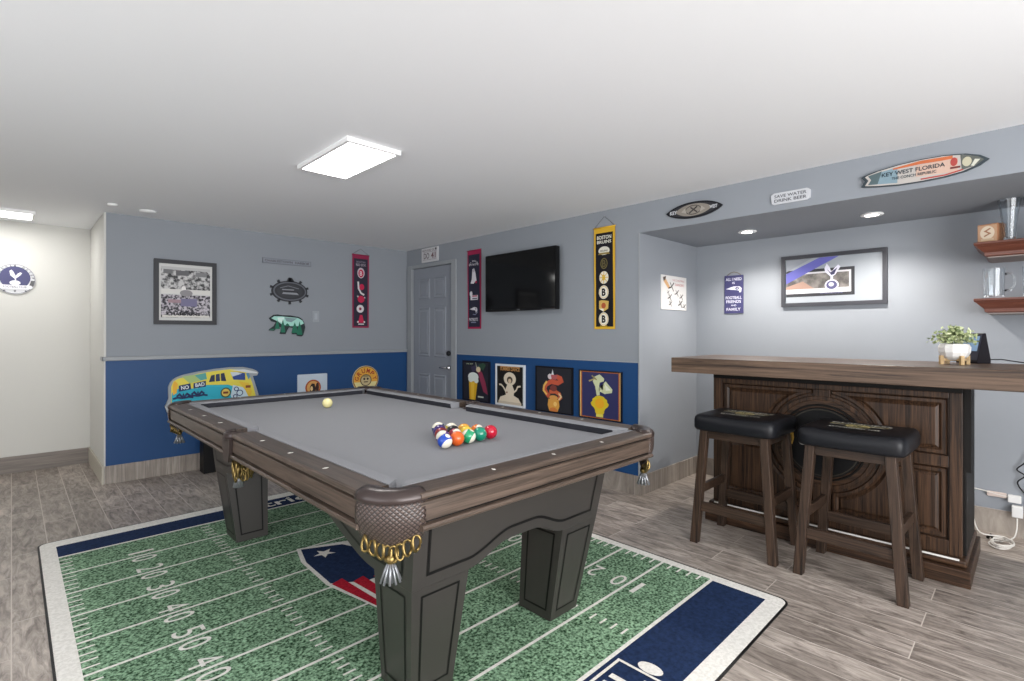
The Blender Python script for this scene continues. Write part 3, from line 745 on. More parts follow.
A.poly([(-.16, .078), (-.13, .098), (-.05, .098), (.11, .085), (.155, .06), (.17, .03), (.12, .0), (.0, .0), (-.06, .02), (-.10, .05)], '#a7dccf')
A.poly([(-.10, .085), (-.03, .09), (-.05, .03), (-.09, .05)], '#d8f0e8').poly([(-.03, .09), (.1, .08), (.04, .04), (-.01, .05)], '#7e9a9c')
for (x, w_, y0, y1) in ((-.10, .05, -.03, .06), (-.045, .05, -.065, .07), (.075, .07, -.07, .04), (.125, .06, -.09, .05), (-.0, .05, -.0, .03)):
    A.poly([(x-w_/2, y0), (x+w_/2, y0), (x+w_*.3, (y0+y1)/2), (x, y1), (x-w_*.3, (y0+y1)/2)], '#0f6b52')
A.rect(-.15, -.037, .04, .012, '#0f6b52')
A.build('bear_sign', 'green and white cut-out walking bear sign on the grey wall', 'sign')
# light switch
A = Art((2.339, YW, 1.436), 'back', .007); A.slab(roundrect(.075, .118, .006), '#9ba0a8'); A.slabrect(.032, .066, '#a9aeb6', 0, 0, .007, .011)
A.build('light_switch', 'grey rocker light switch on the wall right of the bear sign', 'light switch')
# banners
def banner(center, axes, w, h, label, cloth, edge, topcol, art, cordh=.07):
    e = empty('pennant_banner', center, label, 'banner')
    A = Art((0, 0, 0), axes, .004, off=.006)
    n = 24; mi = A.mi(edge)
    for kk_, (w_, c_) in enumerate(((w, edge), (w-.035, cloth))):
        mi = A.mi(c_); vs = []; fs = []
        for i in range(n+1):
            b = -h/2+h*i/n if kk_ == 0 else -h/2+.02+(h-.065)*i/n
            for a in (-w_/2, w_/2): vs.append(A.P(a, b, .004+.003*math.sin(6*b)+.0008*kk_))
            if i: fs.append((2*i-2, 2*i-1, 2*i+1, 2*i))
        A.mb.add(vs, fs, mi)
    mi = A.mi(edge); A.mb.add([A.P(-w/2, -h/2, 0), A.P(w/2, -h/2, 0), A.P(w/2, h/2, 0), A.P(-w/2, h/2, 0)], [(3, 2, 1, 0)], mi)
    A.t = .0085; art(A); A.build('cloth', parent=e)
    r = MB(); r.tube([A.P(-w/2-.006, h/2, .006), A.P(w/2+.006, h/2, .006)], .005, 8); r.build('rod', flat(topcol, .6), e)
    c = MB(); c.tube([A.P(-w/2, h/2, .006), A.P(0, h/2+cordh, .003), A.P(w/2, h/2, .006)], .0015, 5); c.build('cord', flat('#3c3c42', .8), e)
    c = MB(); c.ball(A.P(0, h/2+cordh, .003), .004, 8, 6); c.build('nail', M_CHROME, e)
def a_redsox(A):
    W_, R_ = '#d9d3d6', '#c01a48'
    A.text('BOSTON', 0, .335, .11, .022, '#8b8290').text('RED SOX', 0, .302, .12, .026, '#b9aeb8')
    A.ell(0, .21, .045, .06, '#c9bcc4').ell(0, .205, .032, .045, R_).text('B', 0, .205, .03, .05, '#e6dfe2')
    A.line([(-.035, .11), (-.03, .03), (0, -.02), (.04, -.04)], .02, W_).ell(.01, .05, .03, .035, R_)
    A.ell(0, -.09, .042, .04, R_).star(-.04, -.06, .014, W_).star(.045, -.07, .012, W_)
    A.ell(-.01, -.20, .045, .045, W_).ell(-.01, -.20, .016, .016, '#3a2a3a').text('B', -.01, -.2, .02, .035, R_)
    A.poly([(-.015, -.27), (.015, -.27), (.03, -.33), (.055, -.36), (-.055, -.36), (-.03, -.33)], R_).rect(0, -.375, .07, .012, W_).ell(-.04, -.35, .01, .01, W_).ell(.04, -.35, .01, .01, W_)
banner((2.862, YW, 1.735), 'back', .205, .835, 'narrow navy pennant banner edged in dark red with round emblems, left of the door corner', '#241f33', '#8d1742', '#8d1742', a_redsox)
def a_pats(A):
    W_, R_ = '#d9d6dc', '#b01c48'
    A.arctext('NEW ENGLAND', 0, .22, .08, PI*.85, PI*.15, .018, W_, .012).text('PATRIOTS', 0, .262, .13, .02, W_)
    A.poly([(-.02, .215), (.01, .22), (.03, .17), (.045, .10), (.05, .07), (.02, .08), (0, .06), (-.05, .065), (-.03, .11)], W_).ell(0, .20, .018, .02, '#b9b4bd').ell(.04, .075, .014, .014, R_)
    A.rect(.01, -.085, .12, .05, W_).ell(-.04, -.045, .022, .028, W_).rect(.02, -.07, .08, .012, R_).rect(.02, -.095, .08, .01, '#30324a')
    A.poly([(-.06, -.205), (.01, -.185), (.05, -.19), (.06, -.22), (.04, -.25), (.03, -.22), (-.02, -.215)], W_).star(.035, -.205, .012, '#20223c').line([(.06, -.2), (.065, -.24), (.03, -.265), (-.01, -.26)], .008, '#8286a0')
    A.text('PATRIOTS', 0, -.315, .14, .032, W_).rect(0, -.345, .08, .01, '#8286a0')
banner((XW, 4.115, 1.715), 'right', .215, .825, 'narrow navy pennant banner edged in crimson hanging between the door and television', '#1f2036', '#9c1546', '#9c1546', a_pats, .0)
def a_bru(A):
    W_, G_, K_ = '#e6e3d6', '#d8b02c', '#17151a'
    A.text('BOSTON', 0, .335, .14, .03, W_, .02).text('BRUINS', 0, .298, .14, .026, W_, .02)
    A.ell(0, .225, .055, .035, '#d9d6c8').text('BRUINS', 0, .225, .07, .014, K_).poly([(-.06, .195), (.06, .195), (.045, .21), (-.045, .21)], '#8e7a3a')
    A.ring(0, .12, .035, .045, .008, '#6d6336').text('B', 0, .12, .04, .06, '#5c5230', .03)
    A.ell(0, .005, .045, .052, W_)
    for i in range(8): A.line([(0, .005), (.044*math.cos(i*PI/4), .005+.051*math.sin(i*PI/4))], .006, G_); 
    A.text('B', 0, .005, .03, .045, G_, .03)
    for cy in (-.115, -.335): A.ell(0, cy, .048, .055, W_).ring(0, cy, .043, .049, .004, G_).text('B', 0, cy, .038, .062, K_, .045)
    A.poly([(-.045, -.185), (-.02, -.18), (.02, -.185), (.05, -.19), (.045, -.25), (.0, -.275), (-.045, -.25)], '#cfae5c').ell(.0, -.225, .022, .024, '#b0522c').poly([(-.045, -.25), (0, -.275), (.0, -.25)], W_)
    A.rect(0, -.392, .07, .006, G_)
banner((XW, 2.465, 1.708), 'right', .205, .835, 'narrow black pennant banner edged in gold right of the television', '#18161c', '#d9ab2a', '#d9ab2a', a_bru, .09)

# camper van sign on the blue wall
van_o = (1.36, .72)
def V(l): return [(x-van_o[0], y_-van_o[1]) for x, y_ in l]
A = Art((van_o[0], YW-.005, van_o[1]), 'back', .022)
out = V([(.970, .608), (.982, .628), (.998, .672), (.996, .778), (1.01, .815), (1.031, .843), (1.06, .862), (1.114, .881), (1.233, .904), (1.375, .922), (1.495, .931), (1.619, .927), (1.697, .905), (1.735, .885), (1.752, .866), (1.74, .838), (1.70, .835), (1.725, .746), (1.750, .66), (1.76, .60), (1.74, .50), (1.60, .47), (1.30, .45), (1.10, .46), (1.025, .505), (.99, .55)])
A.slab(out, '#9aa0a4')
A.poly(V([(1.018, .60), (1.018, .78), (1.035, .825), (1.07, .848), (1.233, .885), (1.375, .903), (1.49, .912), (1.62, .90), (1.66, .87), (1.70, .75), (1.73, .62), (1.72, .53), (1.30, .49), (1.05, .53)]), '#e5d64e')
A.poly(V([(1.022, .72), (1.022, .60), (1.06, .53), (1.30, .49), (1.68, .52), (1.60, .70), (1.55, .735), (1.48, .765), (1.30, .775), (1.22, .75), (1.06, .755)]), '#27b0c8')
A.poly(V([(1.03, .70), (1.03, .80), (1.045, .83), (1.07, .80), (1.06, .72)]), '#e8b032')
A.poly(V([(1.10, .865), (1.16, .80), (1.26, .82), (1.28, .885)]), '#a8c27a').poly(V([(1.2, .87), (1.25, .82), (1.30, .83), (1.29, .89)]), '#58a6a0')
# windscreen, side windows
A.poly(V([(1.315, .800), (1.335, .862), (1.365, .868), (1.365, .803)]), '#1f2c4c').poly(V([(1.373, .803), (1.373, .869), (1.405, .874), (1.41, .805)]), '#27375c').poly(V([(1.418, .805), (1.415, .875), (1.445, .88), (1.462, .80)]), '#1f2c4c')
A.poly(V([(1.497, .884), (1.525, .81), (1.63, .80), (1.628, .868), (1.56, .880)]), '#23448c').poly(V([(1.497, .884), (1.515, .84), (1.60, .865), (1.55, .883)]), '#cfd8e0')
A.poly(V([(1.635, .865), (1.66, .80), (1.675, .83), (1.66, .87)]), '#5f8fb0')
A.poly(V([(1.49, .905), (1.62, .905), (1.73, .875), (1.745, .858), (1.66, .868), (1.55, .895)]), '#d7dadd')
A.poly(V([(1.52, .76), (1.61, .73), (1.66, .68), (1.65, .56), (1.54, .56), (1.50, .66)]), '#c8dce6')
for (a, b, r_) in ((1.55, .72, .022), (1.58, .68, .03), (1.54, .65, .02)): A.ring(a-van_o[0], b-van_o[1], r_, r_, .008, '#223a6e')
A.poly(V([(1.57, .79), (1.66, .77), (1.69, .68), (1.665, .62), (1.63, .70)]), '#e8c23a').rect(1.655-van_o[0], .735-van_o[1], .045, .025, '#8a4a20')
A.ell(1.457-van_o[0], .692-van_o[1], .045, .048, '#3f5b42').ell(1.457-van_o[0], .692-van_o[1], .034, .036, '#e6c860').rect(1.457-van_o[0], .692-van_o[1], .045, .02, '#7a3a1c')
A.poly(V([(1.075, .785), (1.165, .80), (1.172, .745), (1.075, .73)]), '#182f5e').poly(V([(1.19, .80), (1.29, .815), (1.29, .76), (1.19, .75)]), '#182f5e')
A.text('NO', 1.123-van_o[0], .765-van_o[1], .06, .034, '#e4ecf0', .02, .1).text('BAD', 1.242-van_o[0], .783-van_o[1], .075, .034, '#e4ecf0', .02, .1)
for (a, b) in ((1.11, .70), (1.225, .71)):
    for k_ in range(5):
        an = PI*(.05+.225*k_); A.line([(a-van_o[0], b-.03-van_o[1]), (a-van_o[0]+.045*math.cos(an), b-.03-van_o[1]+.05*math.sin(an)), (a-van_o[0]+.08*math.cos(an), b-.035-van_o[1]+.03*math.sin(an))], .016, '#14285a')
A.poly(V([(.972, .606), (1.01, .58), (1.045, .505), (1.03, .5), (.985, .56)]), '#c6cbcc').ell(1.03-van_o[0], .60-van_o[1], .014, .018, '#c88a3a')
A.build('camper_van_sign', 'turquoise and yellow camper van shaped metal sign on the blue wall', 'sign')
# white square sign
A = Art((2.301, YW-.005, .685), 'back', .012); A.slab(roundrect(.32, .27, .008), '#c3cfdb')
A.ell(.005, -.01, .085, .085, '#a84c24').ell(.005, -.01, .068, .07, '#d9a25a').poly([(-.03, -.07), (-.03, 0), (-.01, .035), (.02, .03), (.035, -.02), (.03, -.07)], '#2a1a14').ell(-.012, -.02, .014, .025, '#e8c890').ell(.05, -.01, .018, .05, '#3a1a16')
A.build('white_sign', 'white rectangular sign with a round orange emblem on the blue wall', 'sign')
# round orange sign
A = Art((2.921, YW-.005, .725), 'back', .012); A.slab(ellipse(.163, .155), '#d8c9a2'); A.ring(0, 0, .158, .150, .008, '#6d4a2a')
A.ell(0, 0, .15, .142, '#e0a63e').poly([(-.145, -.03), (.145, -.03), (.11, -.1), (-.11, -.1)], '#e3d79a')
A.arctext('GRUMPY', 0, -.015, .115, PI*.93, PI*.07, .052, '#a5281c', .042)
A.ell(0, -.01, .072, .068, '#5a4a34').ell(0, -.01, .06, .057, '#c9b78c').ell(-.02, .005, .014, .014, '#3a2c24').ell(.022, .005, .014, .014, '#3a2c24').rect(0, -.03, .05, .012, '#4a342a').ell(.0, .035, .04, .012, '#9a8a62')
A.build('round_sign', 'round orange and cream sign with arched red lettering on the blue wall', 'sign')

# round crest sign on white wall
A = Art((.023, YE, 1.745), 'back', .012)
A.slab(ellipse(.137, .137, 48), '#cfd0d3'); A.ring(0, 0, .134, .134, .004, '#6b6a74'); A.ell(0, .012, .102, .102, '#45456e')
A.arctext('TOTTENHAM HOTSPUR', 0, 0, .118, PI*1.12, -PI*.12, .018, '#4e4d58', .013)
A.poly([(.105, -.01), (.13, -.01), (.118, -.06), (.093, -.055)], '#5c5b5e')
W_ = '#e3e3ea'
A.ell(0, -.035, .036, .022, W_).rect(.003, -.005, .008, .03, W_).poly([(-.036, .07), (-.022, .082), (-.008, .06), (.004, .028), (.018, .05), (.034, .062), (.046, .055), (.036, .035), (.012, .01), (0, .0), (-.012, .012), (-.03, .03)], W_)
A.poly([(-.105, -.055), (.105, -.055), (.12, -.075), (.09, -.09), (-.09, -.09), (-.12, -.075)], W_).text('FOOTBALL CLUB', 0, -.071, .15, .018, '#6b6a74')
for x in (-.07, 0, .07): A.star(x, -.108, .012, '#55545e')
A.build('round_crest_sign', 'round navy and white football crest sign with a cockerel on the white wall', 'sign')

# ------------------------------------------------------------------ things on the right wall
A = Art((XW, 4.915, 2.168), 'right', .012); A.slab(roundrect(.32, .165, .006), '#d0cfd2')
A.text('BEWARE OF', -.02, .055, .24, .02, '#6a5f62').line([(-.13, .035), (.13, .035)], .004, '#8a7f82').text('DO', -.06, -.01, .11, .07, '#7c7478', .03).text('41', .075, -.01, .09, .07, '#7a5a60', .03).ell(.125, .058, .014, .014, '#2f3238').line([(-.13, -.055), (.13, -.055)], .004, '#8a7f82')
A.build('small_sign', 'small white lettered sign on the wall above the grey door', 'sign')
# television
TX = 3.385
tv = empty('television', (XW-.002, 3.37, 1.745), 'flat black television hanging on the grey wall between two banners', 'television')
A = Art((0, 0, 0), 'right', .045, off=XW-TX-.045); A.slab(roundrect(.928, .555, .01), '#0c0c0e'); A.slabrect(.6, .36, '#141416', 0, 0, -.03, 0); A.build('casing', parent=tv, bevel=.004)
sc = MB(); A2 = Art((0, 0, 0), 'right', .045, off=XW-TX-.045)
m_scr, nt, b = new_mat('tv_screen'); b.inputs['Base Color'].default_value = rgb('#050506'); b.inputs['Roughness'].default_value = .08; b.inputs['Specular IOR Level'].default_value = .35
A2.slabrect(.90, .515, m_scr, 0, .006, .045, .0465); A2.build('screen', parent=tv)
A2 = Art((0, 0, 0), 'right', .045, off=XW-TX-.045); A2.text('LG', 0, -.267, .035, .012, '#9a9aa0', .02, base=.0455); A2.build('logo', parent=tv)
A2 = Art((0, 0, 0), 'right', .045, off=XW-TX-.045); A2.slabrect(.16, .006, '#55555a', .37, -.275, .0, .046); A2.build('sensor_bar', parent=tv)
A2 = Art((0, 0, 0), 'right', .05, off=0); A2.slabrect(.3, .25, '#1b1b1d', 0, 0, 0, .02); A2.slabrect(.06, .3, '#1b1b1d', -.08, 0, .02, XW-TX-.076); A2.slabrect(.06, .3, '#1b1b1d', .08, 0, .02, XW-TX-.076); A2.build('wall_bracket', parent=tv)
# posters
def poster(name, y0, y1, ztop, zb, label, edge, ground, art, fw=.02):
    w_, h_ = y0-y1, ztop-zb; e = empty(name, (XW-.005, (y0+y1)/2, (ztop+zb)/2), label, 'poster', 'posters on the blue wall')
    f = Art((0, 0, 0), 'right', .018)
    for (cx, cy, a, b) in ((0, h_/2-fw/2, w_, fw), (0, -h_/2+fw/2, w_, fw), (-w_/2+fw/2, 0, fw, h_-2*fw), (w_/2-fw/2, 0, fw, h_-2*fw)): f.slabrect(a, b, edge, cx, cy)
    f.build('frame', parent=e)
    p = Art((0, 0, 0), 'right', .012); p.slabrect(w_-2*fw, h_-2*fw, ground); p.ys = h_/.585; art(p, w_, h_); p.build('print', parent=e)
def p1(A, w_, h_):
    A.poly([(-.06, .13), (.05, .16), (.10, .2), (.04, .24), (-.08, .2)], '#3a3350').poly([(.02, .2), (.1, .13), (.15, .0), (.19, -.18), (.12, -.14), (.06, .04)], '#8e2f4c').ell(.04, .17, .035, .04, '#d6c4a0')
    A.poly([(-.11, .0), (-.1, -.30), (-.01, -.30), (.03, .0)], '#e0ac1e').poly([(-.08, -.02), (-.075, -.28), (-.03, -.28), (-.02, -.02)], '#f0c43c').ell(-.04, .06, .085, .065, '#dfe7e2').ell(-.08, .02, .04, .04, '#dfe7e2').ell(.01, .01, .035, .04, '#dfe7e2')
    A.text('WE ART', -.10, .245, .11, .018, '#c7d6b0').line([(.0, .27), (.02, .18)], .008, '#b9c3a8').rect(.08, -.22, .09, .02, '#cfd6c8').poly([(.03, .23), (.12, .27), (.16, .24), (.12, .16)], '#2c4a38')
poster('poster', 4.297, 3.863, .967, .545, 'dark poster with a tall yellow beer glass nearest the door', '#15151f', '#1b1c2a', p1, .014)
def p2(A, w_, h_):
    A.text('SUMMER DANCE', 0, .225, .27, .05, '#c08a4e', .03); A.poly([(-.14, .25), (.14, .25), (.13, .262), (-.13, .262)], '#c08a4e')
    C = '#e2d5c0'
    A.ell(0, .09, .085, .092, C).ell(0, .075, .04, .048, '#4a3c2c').ell(-.0, .06, .022, .032, '#d9c3a4')
    A.poly([(-.03, .02), (.03, .02), (.06, -.06), (.055, -.16), (-.055, -.16), (-.06, -.06)], C).ell(-.04, -.10, .012, .012, '#8a5a3a')
    A.line([(-.05, -.10), (-.09, -.03), (-.12, .0), (-.15, .0)], .016, C).line([(.05, -.10), (.09, -.06), (.11, -.01), (.15, .0)], .016, C)
    A.poly([(-.16, -.24), (-.13, -.17), (-.06, -.14), (.06, -.14), (.12, -.17), (.16, -.24)], C).rect(0, -.25, .32, .04, '#cbbda8')
poster('poster', 3.773, 3.368, .953, .545, 'white framed poster of a pale figure in a large round hat', '#d9dde2', '#1d1a18', p2, .02)
def p3(A, w_, h_):
    O, Y_ = '#c4563a', '#dca046'
    A.line([(.03, .17), (.08, .15), (.09, .12), (.05, .09), (-.03, .10), (-.09, .06), (-.11, -.0), (-.08, -.06), (-.05, -.09)], .042, O)
    A.line([(-.08, .10), (-.115, .04), (-.12, -.02), (-.08, -.07)], .02, '#e0b860').line([(-.05, -.03), (.02, -.02), (.07, -.05), (.08, -.09), (.05, -.12)], .035, '#c8603c').line([(.06, -.04), (.09, -.08), (.06, -.12)], .014, '#e8cfa0')
    A.poly([(-.06, -.12), (.06, -.12), (.07, -.2), (.05, -.27), (.0, -.29), (-.05, -.27), (-.07, -.2)], Y_).ell(0, -.26, .045, .035, '#d07a3a').ell(-.0, -.1, .05, .03, '#d99a50').ell(.02, -.18, .02, .03, '#efc878').ell(-.0, .02, .04, .04, '#7a3a34')
    A.ell(-.04, .165, .028, .035, '#d6c9cc').poly([(-.01, .26), (.005, .19), (-.025, .19)], '#d9d9dc').poly([(-.03, .19), (.05, .19), (.03, .13), (-.02, .13)], '#b05a5e')
poster('poster', 3.226, 2.79, .957, .545, 'black poster with an orange curling figure left of the gold bordered one', '#101014', '#1e1f28', p3, .012)
def p4(A, w_, h_):
    P_ = [(-.175, -.26), (.175, -.26), (.175, .26), (-.175, .26)]
    A.rect(0, 0, .385, .56, '#b0622e').rect(0, 0, .365, .54, '#2b2c5a')
    C = '#c9cfa6'
    A.poly([(-.05, .22), (.0, .25), (.045, .2), (.04, .17), (0, .15), (-.01, .05), (.05, .02), (.12, .04), (.125, .08), (.06, .17), (.04, .15), (.03, .06), (.0, .1), (.0, .0), (-.03, -.01), (-.045, .1), (-.07, .16)], C).line([(-.04, .2), (-.11, .16)], .012, '#a79a62').poly([(.05, .14), (.06, .06), (.11, .07)], '#e6ead6').line([(-.08, .23), (-.03, .18)], .012, '#8e8656')
    pts_ = []
    for i in range(28):
        a = 2*PI*i/28; rx = .082+(.012 if i % 2 else 0); pts_.append((rx*math.cos(a)*(1 if math.sin(a) > -.2 else .62), -.13+.125*math.sin(a)))
    A.poly(pts_, '#d9bd24').ell(-.0, -.1, .045, .06, '#e6a81e').rect(0, -.245, .07, .035, '#dcd060')
poster('poster', 2.719, 2.293, .947, .545, 'navy poster with a gold border and yellow shape, nearest the alcove', '#14141e', '#d6b070', p4, .008)
# oval surf sign
def lens(L, H, n=24, asym=0):
    top = []; bot = []
    for i in range(n+1):
        t = -1+2*i/n; y_ = H/2*(1-abs(t)**2.2)**.8 if abs(t) < 1 else 0; top.append((t*L/2, y_)); bot.append((t*L/2, -y_))
    return top+bot[::-1][1:-1]
A = Art((XW, 1.70, 2.137), 'right', .012); A.slab(lens(.42, .115), '#1c1d22')
A.poly(lens(.385, .09), '#26262c').poly(lens(.27, .085), '#8c857c').ring(0, 0, .06, .034, .006, '#4a4440').line([(-.03, -.02), (0, .0), (.03, .02)], .01, '#2a2625').line([(-.02, .02), (.03, -.02)], .01, '#3c3634').poly([(-.09, -.005), (-.06, .02), (-.05, -.02)], '#a7a096').poly([(.09, -.005), (.06, .02), (.05, -.02)], '#a7a096')
A.text('KEY', -.150, 0, .055, .026, '#c9ccd2', .03).text('WEST', .148, 0, .055, .024, '#c9ccd2', .03)
A.build('surfboard_plaque', 'small black oval surfboard shaped plaque on the header above the alcove corner', 'plaque')
A = Art((XW, 1.066, 2.111), 'right', .010); A.slab([(-.108, -.028), (-.095, -.036), (.095, -.036), (.113, -.024), (.113, .024), (.095, .036), (-.095, .036), (-.113, .024)], '#c9cbd0')
A.text('SAVE WATER', 0, .014, .185, .019, '#4b4e55', .015).text('DRINK BEER', 0, -.014, .185, .019, '#4b4e55', .015)
A.build('water_sign', 'small white sign with two lines of lettering on header, between the two boards', 'sign')
# key west surfboard
A = Art((XW, .424, 2.126), 'right', .016, off=0)
tp = [(-.268, .018), (-.252, .026), (-.20, .040), (-.10, .054), (0, .060), (.10, .058), (.18, .046), (.235, .026), (.268, 0)]
bt = [(.235, -.024), (.18, -.044), (.10, -.056), (0, -.060), (-.10, -.058), (-.20, -.047), (-.252, -.038), (-.268, -.034), (-.250, -.006)]
A.rot = 0.0
A.slab(tp+bt, '#2f3b42')
A.poly(shrink(tp+bt, .93, (0, 0)), '#b9b3ae').poly([(-.235, .02), (-.10, .042), (-.10, -.045), (-.235, -.030), (-.22, -.005)], '#7f98a4').poly([(-.235, .02), (-.17, .034), (-.19, -.034), (-.235, -.030), (-.22, -.005)], '#4f6266')
A.poly([(-.12, .038), (.0, .052), (.13, .048), (.13, .030), (0, .034), (-.12, .03)], '#c2683e').poly([(-.02, .030), (.15, .032), (.15, -.038), (-.02, -.03)], '#c9aa9a').poly([(.16, .044), (.225, .022), (.25, .0), (.22, -.022), (.165, -.036)], '#5a5d58').ell(.185, .004, .018, .024, '#b9b49c').poly([(.215, .01), (.235, .005), (.21, -.025), (.2, -.02)], '#c9c9bc')
A.line([(.0, -.047), (.1, -.046), (.17, -.033)], .007, '#a83a34').ell(.135, .014, .014, .022, '#a8423c').rect(.14, -.016, .04, .01, '#6a2a28')
A.text('KEY WEST FLORIDA', -.035, .010, .27, .022, '#22343e', .015).text('THE CONCH REPUBLIC', -.03, -.018, .19, .015, '#2c4048', .012)
A.build('surfboard_sign', 'long painted surfboard sign with lettering on header at the right above the bar', 'sign')

# ------------------------------------------------------------------ alcove
A = Art((4.017, YA, 1.597), 'back', .006); A.slabrect(.43, .285, '#dcdad8')
A.poly([(-.19, .12), (-.14, .135), (-.15, .08), (-.18, .09)], '#5a4a44').poly([(-.18, .09), (-.10, .03), (-.07, .045), (-.14, .11)], '#d3a878')
A.text('THE CHRISTMAS', .07, .108, .21, .018, '#c9a0a0').text('DANCERS', .09, .072, .15, .022, '#c78e8e')
for (x, y_, s_) in ((-.05, .05, 1.2), (.04, -.0, .9), (-.08, -.04, .9), (.12, -.03, .8), (.10, -.09, 1.0), (-.07, -.095, .8), (.17, -.11, .7), (-.11, .0, .5)):
    A.line([(x-.04*s_, y_-.012*s_), (x, y_+.0), (x+.035*s_, y_+.03*s_)], .009*s_, '#33302f').line([(x-.02*s_, y_+.03*s_), (x+.005*s_, y_), (x+.03*s_, y_-.03*s_)], .007*s_, '#4a4542')
A.build('wall_poster', 'white paper poster with small dark dancing figures on the alcove side wall', 'poster')
# all i need sign
e = empty('hanging_sign', (XA, 1.804, 1.59), 'small navy hanging sign with white lettering left of the framed mirror', 'sign')
A = Art((0, 0, 0), 'right', .010); A.slabrect(.158, .325, '#3b3a66'); W_ = '#d3d3e2'
A.text('ALL I NEED', 0, .130, .135, .024, W_, .02).text('IS', 0, .098, .022, .018, W_, .02)
A.poly([(-.068, .048), (.0, .068), (.05, .066), (.068, .05), (.064, .02), (.05, .012), (.045, .03), (.02, .036), (-.02, .040)], W_).ell(.03, .05, .016, .012, '#3b3a66').star(.03, .05, .008, W_)
for s_, y_, w_ in (('FOOTBALL', -.028, .135), ('FRIENDS', -.062, .125), ('AND', -.094, .045), ('FAMILY', -.128, .12)): A.text(s_, 0, y_, w_, .025 if s_ != 'AND' else .015, W_, .02)
A.build('board', parent=e)
MB().tube([A.P(-.06, .162, .006), A.P(-.03, .185, .006), A.P(0, .192, .006), A.P(.03, .185, .006), A.P(.06, .162, .006)], .0022, 6).build('rope', flat('#7b6a52', .8), e)
# framed mirror: reflected inner frame and blue band painted flat on its face
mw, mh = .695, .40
e = framed('framed_mirror', (XA, 1.073, 1.667), 'right', mw, mh, .028, '#34353c', 'wide dark framed mirror with a painted reflection and a cockerel emblem on the alcove back wall', 'picture', .025)
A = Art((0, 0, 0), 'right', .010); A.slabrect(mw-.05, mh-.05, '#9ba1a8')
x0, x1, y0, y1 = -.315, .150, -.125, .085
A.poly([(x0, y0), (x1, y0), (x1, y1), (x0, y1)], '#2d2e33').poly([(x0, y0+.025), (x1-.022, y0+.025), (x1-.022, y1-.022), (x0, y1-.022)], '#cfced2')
pn = picture_noise('reflected_picture_noise', '#5b5856', '#8f8a86', 20, .35, .65)
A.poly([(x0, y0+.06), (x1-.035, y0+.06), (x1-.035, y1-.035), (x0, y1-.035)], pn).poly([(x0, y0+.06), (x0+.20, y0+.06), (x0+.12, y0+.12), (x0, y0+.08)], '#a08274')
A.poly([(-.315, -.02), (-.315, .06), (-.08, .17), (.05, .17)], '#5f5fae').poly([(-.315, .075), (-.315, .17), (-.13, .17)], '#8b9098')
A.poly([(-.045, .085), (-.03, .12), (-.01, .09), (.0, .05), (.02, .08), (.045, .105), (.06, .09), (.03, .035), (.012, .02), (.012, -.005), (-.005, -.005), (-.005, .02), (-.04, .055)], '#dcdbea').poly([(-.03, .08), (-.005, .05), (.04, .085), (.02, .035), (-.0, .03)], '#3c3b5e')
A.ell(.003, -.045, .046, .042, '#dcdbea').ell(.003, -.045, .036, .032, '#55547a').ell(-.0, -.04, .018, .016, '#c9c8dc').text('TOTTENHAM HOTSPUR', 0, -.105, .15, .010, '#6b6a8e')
A.build('print', parent=e)  # printed emblem together with the painted mirror reflection

# shelves
M_SHELF = wood('cherry_shelf', '#4e2a20', '#7c4a3b', 'y', .35, 10)
def shelf(zt, label):
    t = empty('wall_shelf', (XA, -.15, zt), label, 'shelf', 'cherry wood floating shelves in the alcove')
    L0, L1 = -.45, .40; d = .40
    MB().box(-d, 0, L0, L1, -.014, 0).build('shelf_board', M_SHELF, t, bevel=.003)
    # crown moulding swept round the left end and the front
    prof = [(0, -.014), (-.004, -.020), (-.012, -.024), (-.020, -.036), (-.036, -.052), (-.044, -.060), (-.046, -.078), (-.056, -.084)]
    m = MB(); vs = []
    for (o, zz) in prof:
        vs += [(0, L1+o, zz), (-d-o, L1+o, zz), (-d-o, L0, zz), (0, L0, zz)]
    k = len(prof); fs = []
    for i in range(k-1):
        for j in range(3): fs.append((i*4+j, i*4+j+1, i*4+4+j+1, i*4+4+j))
    fs.append(tuple((k-1)*4+j for j in range(4)))
    m.add(vs, fs); m.build('crown_moulding', M_SHELF, t)
    MB().box(-d+.06, -.005, L0+.05, L1-.06, -.09, -.0841).build('shelf_underside', flat('#8d8480', .6), t)
shelf(1.79, 'upper reddish wood floating shelf holding a tall glass and small wooden box')
shelf(1.461, 'lower reddish wood floating shelf holding a glass mug')
# tall glasses
def tall_glass(x, y, z0, label, r0=.026, r1=.050, h=.238):
    p = [(.0001, 0), (r0, 0), (r0, .012)]+[(lerp(r0, r1, (i/6)**1.3), .012+(h-.012)*i/6) for i in range(1, 7)]
    p += [(r1-.004, h)]+[(lerp(r0, r1, (i/6)**1.3)-.004, .02+(h-.02)*i/6) for i in range(5, -1, -1)]+[(.0001, .02)]
    return tag(MB().lathe(p, 32, smooth=False).build('beer_glass', M_GLASS, None, (x, y, z0)), label, 'glass')
tall_glass(4.12, .10, 1.791, 'tall clear flared beer glass on the upper shelf beside the wooden box')
tall_glass(4.10, -.005, 1.791, 'clear flared glass on the upper shelf at the right edge of the view')
def mug(x, y, z0, label, rz=0):
    e = empty('glass_mug', (x, y, z0), label, 'mug', rotz=rz)
    p = [(.0001, 0), (.043, 0), (.045, .012), (.046, .08), (.049, .175), (.0465, .175), (.0435, .08), (.0425, .016), (.0001, .016)]
    MB().lathe(p, 32, smooth=False).build('body', M_GLASS, e)
    MB().tube([(.047, 0, .14), (.072, 0, .146), (.088, 0, .12), (.088, 0, .075), (.07, 0, .045), (.045, 0, .045)], .006, 8).build('handle', M_GLASS, e)
mug(4.12, .165, 1.462, 'clear glass beer mug with handle on the lower shelf', -1.4)
